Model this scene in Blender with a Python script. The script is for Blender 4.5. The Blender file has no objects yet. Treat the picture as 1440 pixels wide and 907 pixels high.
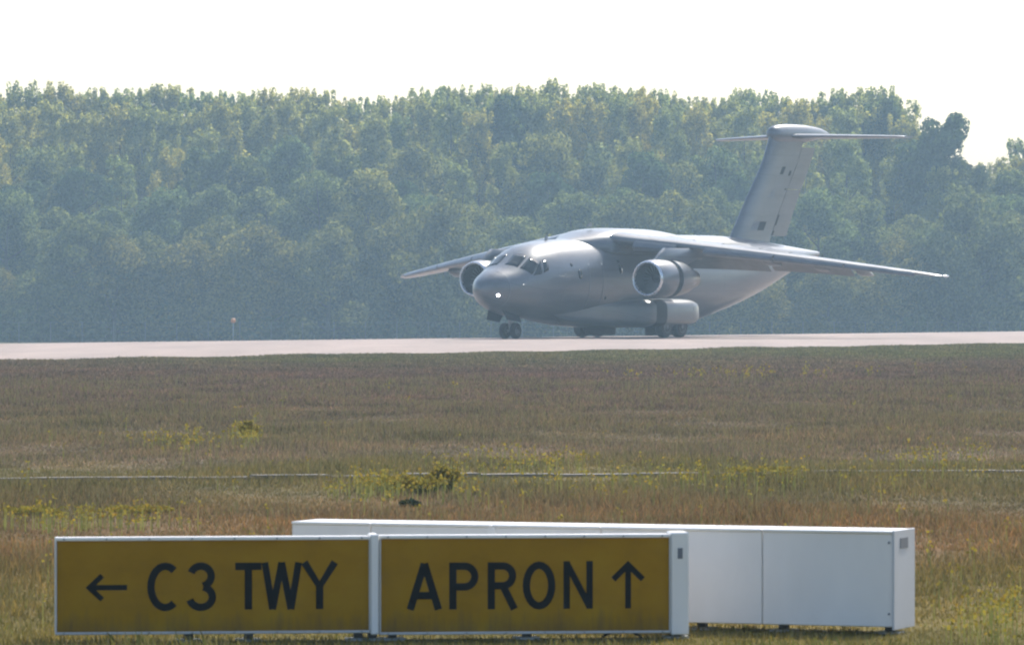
import bpy, math, random
import numpy as np
from mathutils import Vector, Matrix

random.seed(7)
RNG = np.random.default_rng(11)
sc = bpy.context.scene
COL = sc.collection

# ------------------------------------------------------------------ camera, sky, sun, exposure
FPX, PW, PH, HZ, CAMZ = 7700.0, 1440.0, 907.0, 414.0, 2.34      # focal length in photo pixels, horizon row, eye height
cam = bpy.data.cameras.new('camera')
cam_o = bpy.data.objects.new('camera', cam)
COL.objects.link(cam_o)
cam.sensor_width = 36.0
cam.sensor_fit = 'HORIZONTAL'
cam.lens = 36.0 * FPX / PW
cam.clip_start, cam.clip_end = 0.5, 20000
cam_o.location = (0, 0, CAMZ)
cam_o.rotation_euler = (math.radians(90) - math.atan((PH / 2 - HZ) / FPX), 0, 0)
cam.dof.use_dof = True
cam.dof.focus_distance = 250
cam.dof.aperture_fstop = 16
sc.camera = cam_o

SUN_AZ, SUN_EL = math.radians(26), math.radians(46)              # azimuth measured from +Y towards +X
to_sun = Vector((math.sin(SUN_AZ) * math.cos(SUN_EL), math.cos(SUN_AZ) * math.cos(SUN_EL), math.sin(SUN_EL)))
world = bpy.data.worlds.new('World')
sc.world = world
world.use_nodes = True
wn = world.node_tree
sky = wn.nodes.new('ShaderNodeTexSky')
sky.sky_type = 'NISHITA'
sky.sun_disc = False
sky.sun_elevation = SUN_EL
sky.sun_rotation = SUN_AZ
sky.altitude = 100
sky.air_density = 1.0
sky.dust_density = 2.2
sky.ozone_density = 1.5
wn.links.new(sky.outputs[0], wn.nodes['Background'].inputs[0])
wn.nodes['Background'].inputs[1].default_value = 0.15
sun_l = bpy.data.lights.new('sun', 'SUN')
sun_l.energy = 3.6
sun_l.angle = math.radians(0.6)
sun_l.color = (1.0, 0.95, 0.87)
sun_o = bpy.data.objects.new('sun', sun_l)
sun_o.rotation_euler = to_sun.to_track_quat('Z', 'Y').to_euler()
sun_o.location = (0, 0, 200)
COL.objects.link(sun_o)
sc.view_settings.view_transform = 'Standard'
sc.view_settings.look = 'None'
sc.view_settings.gamma = 1
sc.view_settings.exposure = 0.55
sc.cycles.max_bounces = 8
sc.cycles.volume_bounces = 1
sc.cycles.transparent_max_bounces = 12
sc.cycles.use_denoising = True
sc.cycles.filter_width = 2.1

# ------------------------------------------------------------------ helpers
def at(px, py, D):
    """the point seen at a photo pixel, D metres along the viewing axis"""
    return Vector(((px - PW / 2) / FPX * D, D, CAMZ - (py - HZ) / FPX * D))

def tag(o, label=None, cat=None, group=None, kind=None):
    for k, v in (('label', label), ('category', cat), ('group', group), ('kind', kind)):
        if v:
            o[k] = v
    return o

def empty(name, loc=(0, 0, 0), rz=0.0):
    o = bpy.data.objects.new(name, None)
    o.empty_display_size = 0.2
    o.location = loc
    o.rotation_euler = (0, 0, rz)
    COL.objects.link(o)
    return o

def obj(name, verts, faces, mat=None, parent=None, smooth=False, angle=None):
    me = bpy.data.meshes.new(name)
    me.from_pydata([tuple(v) for v in verts], [], faces)
    me.update()
    if smooth:
        me.polygons.foreach_set('use_smooth', [True] * len(me.polygons))
        if angle:
            me.set_sharp_from_angle(angle=math.radians(angle))
    if mat:
        me.materials.append(mat)
    o = bpy.data.objects.new(name, me)
    COL.objects.link(o)
    if parent:
        o.parent = parent
    return o

def fast_obj(name, V, quads, mat, parent=None, tri=False, smooth=False):
    """numpy verts and faces into one mesh"""
    k = 3 if tri else 4
    me = bpy.data.meshes.new(name)
    me.vertices.add(len(V))
    me.vertices.foreach_set('co', np.asarray(V, dtype=np.float32).ravel())
    n = len(quads)
    me.loops.add(n * k)
    me.loops.foreach_set('vertex_index', np.asarray(quads, dtype=np.int32).ravel())
    me.polygons.add(n)
    me.polygons.foreach_set('loop_start', np.arange(0, n * k, k, dtype=np.int32))
    me.update(calc_edges=True)
    me.validate()
    if mat:
        me.materials.append(mat)
    o = bpy.data.objects.new(name, me)
    COL.objects.link(o)
    if parent:
        o.parent = parent
    return o

def copy_tree(o, parent=None):
    c = o.copy()
    COL.objects.link(c)
    c.parent = parent
    for ch in list(o.children):
        copy_tree(ch, c)
    return c

class MB:
    """collects shapes of one part"""
    def __init__(self):
        self.v, self.f = [], []
    def add(self, verts, faces):
        b = len(self.v)
        self.v += [Vector(p) for p in verts]
        self.f += [[i + b for i in f] for f in faces]
        return self
    def box(self, x0, x1, y0, y1, z0, z1, bev=0.0):
        if bev <= 0:
            return self.add([(x, y, z) for z in (z0, z1) for y in (y0, y1) for x in (x0, x1)],
                            [(0, 2, 3, 1), (4, 5, 7, 6), (0, 1, 5, 4), (2, 6, 7, 3), (0, 4, 6, 2), (1, 3, 7, 5)])
        b = bev                                        # chamfered edges seen from the front: octagon-ish prism in XZ and Y insets
        prof = [(x0 + b, z0), (x1 - b, z0), (x1, z0 + b), (x1, z1 - b), (x1 - b, z1), (x0 + b, z1), (x0, z1 - b), (x0, z0 + b)]
        cx, cz = (x0 + x1) / 2, (z0 + z1) / 2
        def ring(y, s):
            return [(cx + (x - cx) * (1 - s / (x1 - x0) * 2), y, cz + (z - cz) * (1 - s / (z1 - z0) * 2)) for x, z in prof]
        rings = [ring(y0, b), ring(y0 + b, 0), ring(y1 - b, 0), ring(y1, b)]
        return self.loft(rings)
    def loft(self, rings, closed=True, cap0=True, cap1=True):
        n = len(rings[0])
        vs = [p for r in rings for p in r]
        fs = []
        m = n if closed else n - 1
        for i in range(len(rings) - 1):
            for j in range(m):
                a, b2 = i * n + j, i * n + (j + 1) % n
                fs.append((a, b2, b2 + n, a + n))
        if closed and cap0:
            fs.append(tuple(range(n - 1, -1, -1)))
        if closed and cap1:
            fs.append(tuple((len(rings) - 1) * n + j for j in range(n)))
        return self.add(vs, fs)
    def tube(self, pts, rad, n=8):
        pts = [Vector(p) for p in pts]
        rads = rad if isinstance(rad, (list, tuple)) else [rad] * len(pts)
        rings = []
        for i, p in enumerate(pts):
            t = (pts[min(i + 1, len(pts) - 1)] - pts[max(i - 1, 0)]).normalized()
            a = t.orthogonal().normalized() if i == 0 else (prev - t * prev.dot(t)).normalized()
            prev = a
            b = t.cross(a)
            rings.append([p + (a * math.cos(k / n * 2 * math.pi) + b * math.sin(k / n * 2 * math.pi)) * rads[i] for k in range(n)])
        return self.loft(rings)
    def build(self, name, mat=None, parent=None, smooth=False, angle=None):
        return obj(name, self.v, self.f, mat, parent, smooth, angle)

def pinterp(xs, ys):
    """smooth monotone interpolation through a table"""
    xs, ys = list(xs), list(ys)
    d = [(ys[i + 1] - ys[i]) / (xs[i + 1] - xs[i]) for i in range(len(xs) - 1)]
    m = [d[0]] + [0 if d[i - 1] * d[i] <= 0 else 2 * d[i - 1] * d[i] / (d[i - 1] + d[i]) for i in range(1, len(d))] + [d[-1]]
    def f(x):
        if x <= xs[0]:
            return ys[0]
        if x >= xs[-1]:
            return ys[-1]
        i = max(k for k in range(len(xs) - 1) if xs[k] <= x)
        h = xs[i + 1] - xs[i]
        t = (x - xs[i]) / h
        return ((2 * t**3 - 3 * t**2 + 1) * ys[i] + (t**3 - 2 * t**2 + t) * h * m[i]
                + (-2 * t**3 + 3 * t**2) * ys[i + 1] + (t**3 - t**2) * h * m[i + 1])
    return f

# ------------------------------------------------------------------ materials
class NT:
    def __init__(self, name):
        self.m = bpy.data.materials.new(name)
        self.m.use_nodes = True
        self.t = self.m.node_tree
        self.b = self.t.nodes['Principled BSDF']
        self.out = self.t.nodes['Material Output']
    def n(self, typ, **kw):
        x = self.t.nodes.new(typ)
        for k, v in kw.items():
            setattr(x, k, v)
        return x
    def l(self, a, b):
        self.t.links.new(a, b)
    def val(self, sock, v):
        if hasattr(v, 'is_linked') or hasattr(v, 'links'):
            self.l(v, sock)
        else:
            sock.default_value = v
    def math(self, op, a, b=0.0):
        x = self.n('ShaderNodeMath', operation=op)
        self.val(x.inputs[0], a)
        self.val(x.inputs[1], b)
        return x.outputs[0]
    def noise(self, vec, scale, detail=4, rough=0.55):
        x = self.n('ShaderNodeTexNoise')
        if vec is not None:
            self.l(vec, x.inputs['Vector'])
        x.inputs['Scale'].default_value = scale
        x.inputs['Detail'].default_value = detail
        x.inputs['Roughness'].default_value = rough
        return x.outputs['Fac']
    def mapped(self, vec, scale=(1, 1, 1), rot=(0, 0, 0)):
        x = self.n('ShaderNodeMapping')
        self.l(vec, x.inputs['Vector'])
        x.inputs['Scale'].default_value = scale
        x.inputs['Rotation'].default_value = rot
        return x.outputs[0]
    def ramp(self, fac, stops, interp='LINEAR'):
        x = self.n('ShaderNodeValToRGB')
        x.color_ramp.interpolation = interp
        e = x.color_ramp.elements
        while len(e) < len(stops):
            e.new(0.5)
        for i, (p, c) in enumerate(stops):
            e[i].position = p
            e[i].color = (c[0], c[1], c[2], 1) if not isinstance(c, (int, float)) else (c, c, c, 1)
        self.l(fac, x.inputs[0])
        return x.outputs[0]
    def mix(self, fac, a, b, mode='MIX'):
        x = self.n('ShaderNodeMix', data_type='RGBA', blend_type=mode)
        for s, v in ((x.inputs['Factor'], fac), (x.inputs['A'], a), (x.inputs['B'], b)):
            if isinstance(v, tuple):
                s.default_value = (v[0], v[1], v[2], 1)
            else:
                self.val(s, v)
        return x.outputs['Result']
    def bump(self, h, strength=0.2, dist=0.02):
        x = self.n('ShaderNodeBump')
        x.inputs['Strength'].default_value = strength
        x.inputs['Distance'].default_value = dist
        self.l(h, x.inputs['Height'])
        self.l(x.outputs[0], self.b.inputs['Normal'])

def paint(name, col, rough=0.5, var=0.12, scale=1.5, metal=0.0, bump=0.0, coat=0.0, streak=(1, 1, 1), spec=0.5, skin=False):
    t = NT(name)
    co = t.n('ShaderNodeTexCoord').outputs['Object']
    v = t.mapped(co, streak)
    n = t.noise(v, scale, 6, 0.6)
    lo = tuple(c * (1 - var) for c in col)
    hi = tuple(min(1, c * (1 + var)) for c in col)
    c = t.ramp(n, [(0.3, lo), (0.7, hi)])
    if skin:                                     # riveted sheet joints and faint streaks running aft
        sep = t.n('ShaderNodeSeparateXYZ')
        t.l(co, sep.inputs[0])
        cmb = t.n('ShaderNodeCombineXYZ')
        t.l(sep.outputs['X'], cmb.inputs['X'])
        t.l(t.math('ADD', sep.outputs['Z'], t.math('MULTIPLY', sep.outputs['Y'], 0.45)), cmb.inputs['Y'])
        br = t.n('ShaderNodeTexBrick')
        t.l(cmb.outputs[0], br.inputs['Vector'])
        br.inputs['Color1'].default_value = (1, 1, 1, 1)
        br.inputs['Color2'].default_value = (0.93, 0.93, 0.94, 1)
        br.inputs['Mortar'].default_value = (0.62, 0.62, 0.63, 1)
        br.inputs['Scale'].default_value = 1.0
        br.inputs['Mortar Size'].default_value = 0.016
        br.inputs['Brick Width'].default_value = 2.3
        br.inputs['Row Height'].default_value = 1.15
        c = t.mix(1.0, c, br.outputs['Color'], 'MULTIPLY')
        ns = t.noise(t.mapped(co, (0.25, 2.2, 2.2)), 1.0, 5, 0.65)
        c = t.mix(1.0, c, t.ramp(ns, [(0.35, (0.78, 0.78, 0.77)), (0.6, (1.05, 1.05, 1.05))]), 'MULTIPLY')
    t.l(c, t.b.inputs['Base Color'])
    t.l(t.ramp(n, [(0.3, max(0, rough - 0.08)), (0.7, min(1, rough + 0.08))]), t.b.inputs['Roughness'])
    t.b.inputs['Metallic'].default_value = metal
    t.b.inputs['Specular IOR Level'].default_value = spec
    t.b.inputs['Coat Weight'].default_value = coat
    t.b.inputs['Coat Roughness'].default_value = 0.16
    if bump:
        t.bump(n, bump, 0.01)
    return t.m

M = {}
M['plane'] = paint('aircraft_grey_paint', (0.095, 0.105, 0.118), 0.37, 0.06, 0.5, coat=0.4, spec=0.75, skin=True, streak=(0.5, 1, 1))
M['plane_dark'] = paint('aircraft_dark_grey', (0.025, 0.028, 0.033), 0.6, 0.15, 2, spec=0.2)
M['mark'] = paint('aircraft_dark_marking_and_shade', (0.016, 0.019, 0.025), 0.6, 0.2, 6, spec=0.2)  # markings, and the painted shade band on the sponsons
M['mark_mid'] = paint('aircraft_marking_mid', (0.13, 0.15, 0.17), 0.5, 0.15, 6)
M['seam'] = paint('aircraft_panel_seam', (0.13, 0.15, 0.17), 0.5, 0.15, 2)
M['lip'] = paint('bare_metal_lip', (0.62, 0.64, 0.67), 0.28, 0.06, 3, metal=0.85)
M['duct'] = paint('dark_duct', (0.055, 0.06, 0.068), 0.55, 0.2, 3)
M['fan'] = paint('fan_titanium', (0.14, 0.15, 0.165), 0.4, 0.15, 4, metal=0.7)
M['exhaust'] = paint('burnt_exhaust_metal', (0.20, 0.175, 0.15), 0.4, 0.25, 3, metal=0.7)
M['rubber'] = paint('tyre_rubber', (0.022, 0.022, 0.024), 0.85, 0.25, 8)
M['rim'] = paint('wheel_rim', (0.12, 0.125, 0.13), 0.45, 0.15, 6, metal=0.3)
M['strut'] = paint('gear_strut', (0.45, 0.46, 0.47), 0.4, 0.12, 5)
M['glass'] = paint('cockpit_glass', (0.012, 0.017, 0.02), 0.12, 0.1, 1, spec=0.35)
M['yellow'] = paint('sign_yellow', (0.33, 0.165, 0.005), 0.7, 0.12, 1.6, streak=(1, 1, 1.6), spec=0.04)
M['black'] = paint('sign_black', (0.008, 0.008, 0.009), 0.8, 0.2, 5, spec=0.06)
M['white'] = paint('sign_white_enamel', (0.84, 0.815, 0.78), 0.42, 0.06, 2.2, streak=(1, 1, 0.5))
M['white_dull'] = paint('sign_white_weathered', (0.82, 0.79, 0.755), 0.55, 0.07, 1.8, streak=(1, 1, 0.4))
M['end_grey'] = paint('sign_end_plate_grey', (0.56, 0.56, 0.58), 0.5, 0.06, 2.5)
M['alu'] = paint('sign_frame_aluminium', (0.55, 0.56, 0.58), 0.4, 0.08, 3, metal=0.4)
M['leg'] = paint('dark_steel_leg', (0.06, 0.06, 0.065), 0.6, 0.2, 8)
M['plate'] = paint('sign_grey_plate', (0.16, 0.17, 0.2), 0.5, 0.12, 8)
M['galv'] = paint('galvanised_steel', (0.33, 0.35, 0.36), 0.5, 0.12, 4, metal=0.3)
M['fence'] = paint('weathered_fence_steel', (0.16, 0.165, 0.165), 0.7, 0.2, 3)
M['orange'] = paint('marker_orange', (0.75, 0.26, 0.05), 0.45, 0.1, 4)
M['bark'] = paint('bark', (0.10, 0.085, 0.068), 0.9, 0.3, 3, bump=0.4, streak=(3, 3, 0.5))

t = NT('sign_yellow_weathered')
co = t.n('ShaderNodeTexCoord').outputs['Object']
n1 = t.noise(t.mapped(co, (1, 1, 1.5)), 2.2, 6, 0.65)
n2 = t.noise(t.mapped(co, (5, 1, 0.8)), 3.0, 5, 0.7)
c = t.ramp(n1, [(0.3, (0.30, 0.155, 0.003)), (0.5, (0.365, 0.19, 0.004)), (0.72, (0.40, 0.225, 0.006))])
sx = t.n('ShaderNodeSeparateXYZ')
t.l(co, sx.inputs[0])
dirt = t.math('ADD', t.math('MULTIPLY', sx.outputs['Z'], -5.0), t.math('MULTIPLY', n2, 1.9))
c = t.mix(t.ramp(dirt, [(0.0, 0.0), (0.75, 0.55)]), c, (0.10, 0.075, 0.035))
t.l(c, t.b.inputs['Base Color'])
t.b.inputs['Roughness'].default_value = 0.7
t.b.inputs['Specular IOR Level'].default_value = 0.04
M['yellow'] = t.m

t = NT('landing_lamp')
t.b.inputs['Base Color'].default_value = (1, 1, 1, 1)
t.b.inputs['Emission Color'].default_value = (1.0, 0.96, 1.0, 1)
t.b.inputs['Emission Strength'].default_value = 14
M['lamp'] = t.m

# vegetation zones of the airfield: what grows where, by distance from the sign row
ZONES = [(0.00, (0.17, 0.155, 0.042)), (0.055, (0.185, 0.15, 0.052)), (0.085, (0.205, 0.135, 0.064)), (0.125, (0.20, 0.135, 0.066)),
         (0.150, (0.16, 0.128, 0.066)), (0.175, (0.165, 0.14, 0.062)), (0.215, (0.175, 0.15, 0.066)), (0.235, (0.21, 0.165, 0.115)),
         (0.265, (0.185, 0.145, 0.098)), (0.31, (0.165, 0.136, 0.085)), (0.40, (0.165, 0.128, 0.092)), (0.50, (0.158, 0.118, 0.093)),
         (0.68, (0.156, 0.117, 0.092)), (0.80, (0.155, 0.128, 0.088)), (0.93, (0.155, 0.15, 0.078)), (1.0, (0.155, 0.15, 0.078))]
PHI = math.radians(33.2)                         # runway heading: this far to the right of the viewing axis
SP, CP = math.sin(PHI), math.cos(PHI)

def zone_colour(t):
    pos = t.n('ShaderNodeNewGeometry').outputs['Position']
    sx = t.n('ShaderNodeSeparateXYZ')
    t.l(pos, sx.inputs[0])
    wob = t.noise(t.mapped(pos, (0.16, 0.07, 0)), 1.0, 5, 0.6)
    lateral = t.math('MULTIPLY', sx.outputs['X'], -0.25)
    y = t.math('ADD', sx.outputs['Y'], lateral)
    y = t.math('MULTIPLY', y, t.math('ADD', 0.83, t.math('MULTIPLY', wob, 0.34)))
    fac = t.math('DIVIDE', t.math('SUBTRACT', y, 33.0), 190.0)
    base = t.ramp(fac, ZONES)
    # patches of greener and drier growth, clumps stretched across the view
    n2 = t.noise(t.mapped(pos, (0.5, 0.22, 0)), 1.0, 6, 0.65)
    patch = t.ramp(n2, [(0.30, (0.64, 0.68, 0.60)), (0.48, (1.0, 1.0, 1.0)), (0.70, (1.35, 1.22, 1.05))])
    n3 = t.noise(t.mapped(pos, (0.06, 0.03, 0)), 1.0, 4, 0.6)
    patch2 = t.ramp(n3, [(0.36, (0.95, 0.96, 0.9)), (0.64, (1.08, 1.0, 1.03))])
    c = t.mix(1.0, base, patch, 'MULTIPLY')
    return t.mix(1.0, c, patch2, 'MULTIPLY'), pos

t = NT('airfield_ground')
c, pos = zone_colour(t)
fine = t.noise(pos, 9.0, 5, 0.7)
c = t.mix(1.0, c, t.ramp(fine, [(0.3, (0.5, 0.48, 0.45)), (0.7, (1.0, 0.97, 0.9))]), 'MULTIPLY')
t.l(c, t.b.inputs['Base Color'])
t.b.inputs['Roughness'].default_value = 0.95
t.b.inputs['Specular IOR Level'].default_value = 0.1
t.bump(fine, 0.6, 0.05)
M['ground'] = t.m

def blade_mat(name, use_zone, cols, trans=0.4):
    t = NT(name)
    geo = t.n('ShaderNodeNewGeometry')
    isl = geo.outputs['Random Per Island']
    if use_zone:
        c, pos = zone_colour(t)
        c = t.mix(1.0, c, t.ramp(isl, cols), 'MULTIPLY')
    else:
        c = t.ramp(isl, cols)
    d = t.n('ShaderNodeBsdfDiffuse')
    tr = t.n('ShaderNodeBsdfTranslucent')
    mx = t.n('ShaderNodeMixShader')
    mx.inputs[0].default_value = trans
    t.l(c, d.inputs[0])
    t.l(c, tr.inputs[0])
    t.l(d.outputs[0], mx.inputs[1])
    t.l(tr.outputs[0], mx.inputs[2])
    t.l(mx.outputs[0], t.out.inputs['Surface'])
    return t.m

M['grass'] = blade_mat('field_grass', True, [(0.0, (0.45, 0.5, 0.45)), (0.35, (0.95, 0.98, 0.92)), (0.7, (1.2, 1.12, 1.1)), (0.9, (1.9, 1.7, 1.5)), (1.0, (0.7, 1.15, 0.6))])
M['flower'] = blade_mat('yellow_petals', False, [(0, (0.30, 0.24, 0.03)), (0.5, (0.25, 0.22, 0.045)), (1, (0.34, 0.22, 0.03))], 0.5)
M['weed'] = blade_mat('weed_leaves', False, [(0, (0.10, 0.12, 0.035)), (0.5, (0.17, 0.18, 0.05)), (1, (0.24, 0.23, 0.07))], 0.6)
M['weed_shadow'] = blade_mat('shadow_weed_leaves', False, [(0, (0.03, 0.04, 0.02)), (0.6, (0.06, 0.08, 0.035)), (1, (0.09, 0.115, 0.05))], 0.2)  # leaf colour kept near black to carry a plant's shadow
M['straw'] = blade_mat('straw_stalks', False, [(0, (0.20, 0.16, 0.075)), (0.5, (0.26, 0.21, 0.10)), (1, (0.16, 0.17, 0.06))], 0.35)

def leaf_mat(name, dark, mid, light, trans=0.45):
    t = NT(name)
    isl = t.n('ShaderNodeNewGeometry').outputs['Random Per Island']
    rnd = t.n('ShaderNodeObjectInfo').outputs['Random']
    co = t.n('ShaderNodeTexCoord').outputs['Object']
    n = t.noise(co, 0.45, 3, 0.6)
    f = t.math('ADD', t.math('MULTIPLY', isl, 0.45), t.math('MULTIPLY', n, 0.55))
    c = t.ramp(f, [(0.32, dark), (0.5, mid), (0.68, light)])
    c = t.mix(1.0, c, t.ramp(rnd, [(0, (0.74, 0.88, 0.95)), (0.5, (1, 1, 1)), (1, (1.3, 1.12, 0.9))]), 'MULTIPLY')
    tc = t.mix(1.0, c, (1.65, 1.7, 1.15), 'MULTIPLY')       # light that has passed through a leaf is yellower
    d = t.n('ShaderNodeBsdfDiffuse')
    tr = t.n('ShaderNodeBsdfTranslucent')
    mx = t.n('ShaderNodeMixShader')
    mx.inputs[0].default_value = trans
    t.l(c, d.inputs[0])
    t.l(tc, tr.inputs[0])
    t.l(d.outputs[0], mx.inputs[1])
    t.l(tr.outputs[0], mx.inputs[2])
    t.l(mx.outputs[0], t.out.inputs['Surface'])
    return t.m

M['leaf_poplar'] = leaf_mat('poplar_leaves', (0.13, 0.14, 0.045), (0.245, 0.25, 0.08), (0.35, 0.33, 0.12), 0.62)
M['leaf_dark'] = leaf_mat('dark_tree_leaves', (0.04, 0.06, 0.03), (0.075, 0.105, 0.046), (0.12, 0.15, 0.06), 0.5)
M['leaf_mid'] = leaf_mat('broad_tree_leaves', (0.07, 0.09, 0.038), (0.145, 0.165, 0.065), (0.24, 0.25, 0.10), 0.55)
M['leaf_bush'] = leaf_mat('bush_leaves', (0.06, 0.07, 0.026), (0.125, 0.132, 0.046), (0.21, 0.20, 0.075), 0.5)

# ------------------------------------------------------------------ ground and runway
# (u along the runway, q across it, away from the camera)
Q_EDGE, Q_CREST, Q_FAR, Q_LOW, Z_LOW = 121.5, 163.0, 200.0, 262.0, -2.3
def uq(u, q, z=0.0):
    return Vector((u * SP - q * CP, u * CP + q * SP, z))
def terrain(q):
    if q < Q_CREST: return 0.0
    if q < Q_FAR: return -(q - Q_CREST) * 0.0185
    if q < Q_LOW: return -(Q_FAR - Q_CREST) * 0.0185 + (Z_LOW + (Q_FAR - Q_CREST) * 0.0185) * (q - Q_FAR) / (Q_LOW - Q_FAR)
    return Z_LOW

us = [-2600, -900, -300, -100, 0, 100, 200, 300, 400, 600, 1200, 2600]
qs = [-2000, -400, 0, 60, Q_EDGE, Q_CREST, Q_FAR, Q_LOW, 500, 1200, 2600]
vs, fs = [], []
for q in qs:
    for u in us:
        vs.append(uq(u, q, terrain(q) - (0.06 if Q_EDGE <= q <= Q_FAR else 0.0)))
nu = len(us)
for i in range(len(qs) - 1):
    for j in range(nu - 1):
        fs.append((i * nu + j + 1, i * nu + j, (i + 1) * nu + j, (i + 1) * nu + j + 1))
tag(obj('ground', vs, fs, M['ground']), 'flat dry grass airfield ground', None, None, 'structure')

t = NT('runway_concrete')
co = t.n('ShaderNodeTexCoord').outputs['Object']
n1 = t.noise(t.mapped(co, (1, 1, 1)), 0.25, 6, 0.65)
n2 = t.noise(t.mapped(co, (0.25, 0.02, 1), (0, 0, PHI)), 1.0, 5, 0.6)
base = t.ramp(n1, [(0.3, (0.345, 0.268, 0.228)), (0.7, (0.42, 0.33, 0.282))])
base = t.mix(1.0, base, t.ramp(n2, [(0.35, (0.82, 0.82, 0.82)), (0.65, (1.05, 1.03, 1.02))]), 'MULTIPLY')
br = t.n('ShaderNodeTexBrick')
br.offset = 0.0
t.l(t.mapped(co, (1, 1, 1), (0, 0, PHI)), br.inputs['Vector'])
br.inputs['Color1'].default_value = (1, 1, 1, 1)
br.inputs['Color2'].default_value = (0.90, 0.90, 0.91, 1)
br.inputs['Mortar'].default_value = (0.5, 0.48, 0.46, 1)
br.inputs['Scale'].default_value = 1.0
br.inputs['Mortar Size'].default_value = 0.03
br.inputs['Brick Width'].default_value = 6.0
br.inputs['Row Height'].default_value = 6.0
base = t.mix(1.0, base, br.outputs['Color'], 'MULTIPLY')
t.l(base, t.b.inputs['Base Color'])
t.b.inputs['Roughness'].default_value = 0.85
t.b.inputs['Specular IOR Level'].default_value = 0.25
M['runway'] = t.m
vs, fs = [], []
rus = list(range(-700, 1101, 20))
rq = [Q_EDGE, Q_EDGE + 0.02, Q_CREST, Q_FAR, Q_FAR + 0.02]
for q in rq:
    for u in rus:
        edge = -0.10 if q in (rq[0], rq[-1]) else 0.0
        vs.append(uq(u, q, terrain(q) + edge))
nu = len(rus)
for i in range(len(rq) - 1):
    for j in range(nu - 1):
        fs.append((i * nu + j + 1, i * nu + j, (i + 1) * nu + j, (i + 1) * nu + j + 1))
tag(obj('runway', vs, fs, M['runway']), 'pale pinkish concrete runway crossing behind the grass', None, None, 'structure')

# thin concrete strip running through the grass (an old drain kerb), row 677 on the left to 665 on the right
M['kerb'] = paint('old_kerb_concrete', (0.20, 0.175, 0.14), 0.9, 0.3, 1.2, bump=0.4)
kL, kR = at(-300, 679, 68.0), at(1740, 662, 72.6)
kd = Vector((kR.x - kL.x, kR.y - kL.y, 0)).normalized()
kn = Vector((-kd.y, kd.x, 0))
kroot = empty('drain_kerb', (kL.x, kL.y, 0))
tag(kroot, 'thin pale concrete kerb strip running through the grass', None, None, 'structure')
L, pos_ = (kR - kL).length, 0.0
while pos_ < L:
    seg = random.uniform(0.95, 1.05)
    zz = random.uniform(0.03, 0.06)
    a = kd * (pos_ + 0.012)
    b = kd * (pos_ + seg - 0.012)
    w = kn * 0.16
    mb = MB().add([a - w + Vector((0, 0, -0.05)), b - w + Vector((0, 0, -0.05)), b + w + Vector((0, 0, -0.05)), a + w + Vector((0, 0, -0.05)),
                   a - w + Vector((0, 0, zz)), b - w + Vector((0, 0, zz)), b + w + Vector((0, 0, zz)), a + w + Vector((0, 0, zz))],
                  [(0, 3, 2, 1), (4, 5, 6, 7), (0, 1, 5, 4), (1, 2, 6, 5), (2, 3, 7, 6), (3, 0, 4, 7)])
    mb.build('kerb_stone', M['kerb'], kroot)
    pos_ += seg

# ------------------------------------------------------------------ transport jet
NOSE_D = 286.0
nose_p = at(674, 474, NOSE_D)
plane = empty('transport_jet', (nose_p.x, nose_p.y, 0.0), math.atan2(-CP, -SP))
tag(plane, 'grey twin-engine military transport jet with high wing and T-tail on the runway', 'airplane')
# local frame: station s metres aft of the nose -> x = -s, y to port, z up
def P(s, y, z):
    return Vector((-s, y, z))

ST = [0, 0.15, 0.5, 1.0, 1.7, 2.4, 3.2, 4.0, 5.0, 7.0, 14, 20.5, 23.0, 26.5, 30.5, 33.0, 35.1]
f_top = pinterp(ST, [2.60, 2.97, 3.26, 3.50, 3.74, 4.10, 4.58, 4.90, 5.08, 5.26, 5.48, 5.62, 5.62, 5.50, 5.18, 4.98, 4.82])
f_bot = pinterp(ST, [2.60, 2.22, 1.92, 1.66, 1.42, 1.26, 1.14, 1.07, 1.00, 0.84, 0.66, 0.86, 1.30, 2.10, 3.30, 4.05, 4.50])
f_hw = pinterp(ST, [0.0, 0.38, 0.74, 1.08, 1.40, 1.62, 1.82, 1.94, 2.04, 2.12, 2.15, 2.14, 2.08, 1.85, 1.25, 0.72, 0.25])
f_mid = pinterp(ST, [2.60, 2.60, 2.62, 2.66, 2.72, 2.78, 2.86, 2.95, 3.02, 3.08, 3.08, 3.08, 3.30, 3.75, 4.30, 4.56, 4.68])
def fus(s, a, off=0.0):
    """fuselage surface; angle a from the port horizontal, up positive"""
    ca, sa = math.cos(a), math.sin(a)
    e = 2 / 2.15
    y = f_hw(s) * math.copysign(abs(ca) ** e, ca)
    zc = f_mid(s)
    h = (f_top(s) - zc) if sa >= 0 else (zc - f_bot(s))
    z = zc + h * math.copysign(abs(sa) ** e, sa)
    p = P(s, y, z)
    if off:
        d = 0.02
        n = (fus(s + d, a) - fus(s - d, a)).cross(fus(s, a + d) - fus(s, a - d))
        if n.length > 1e-9:
            n.normalize()
            if n.dot(p - P(s + 0.3, 0, zc)) < 0:
                n = -n
            p = p + n * off
    return p

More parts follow.
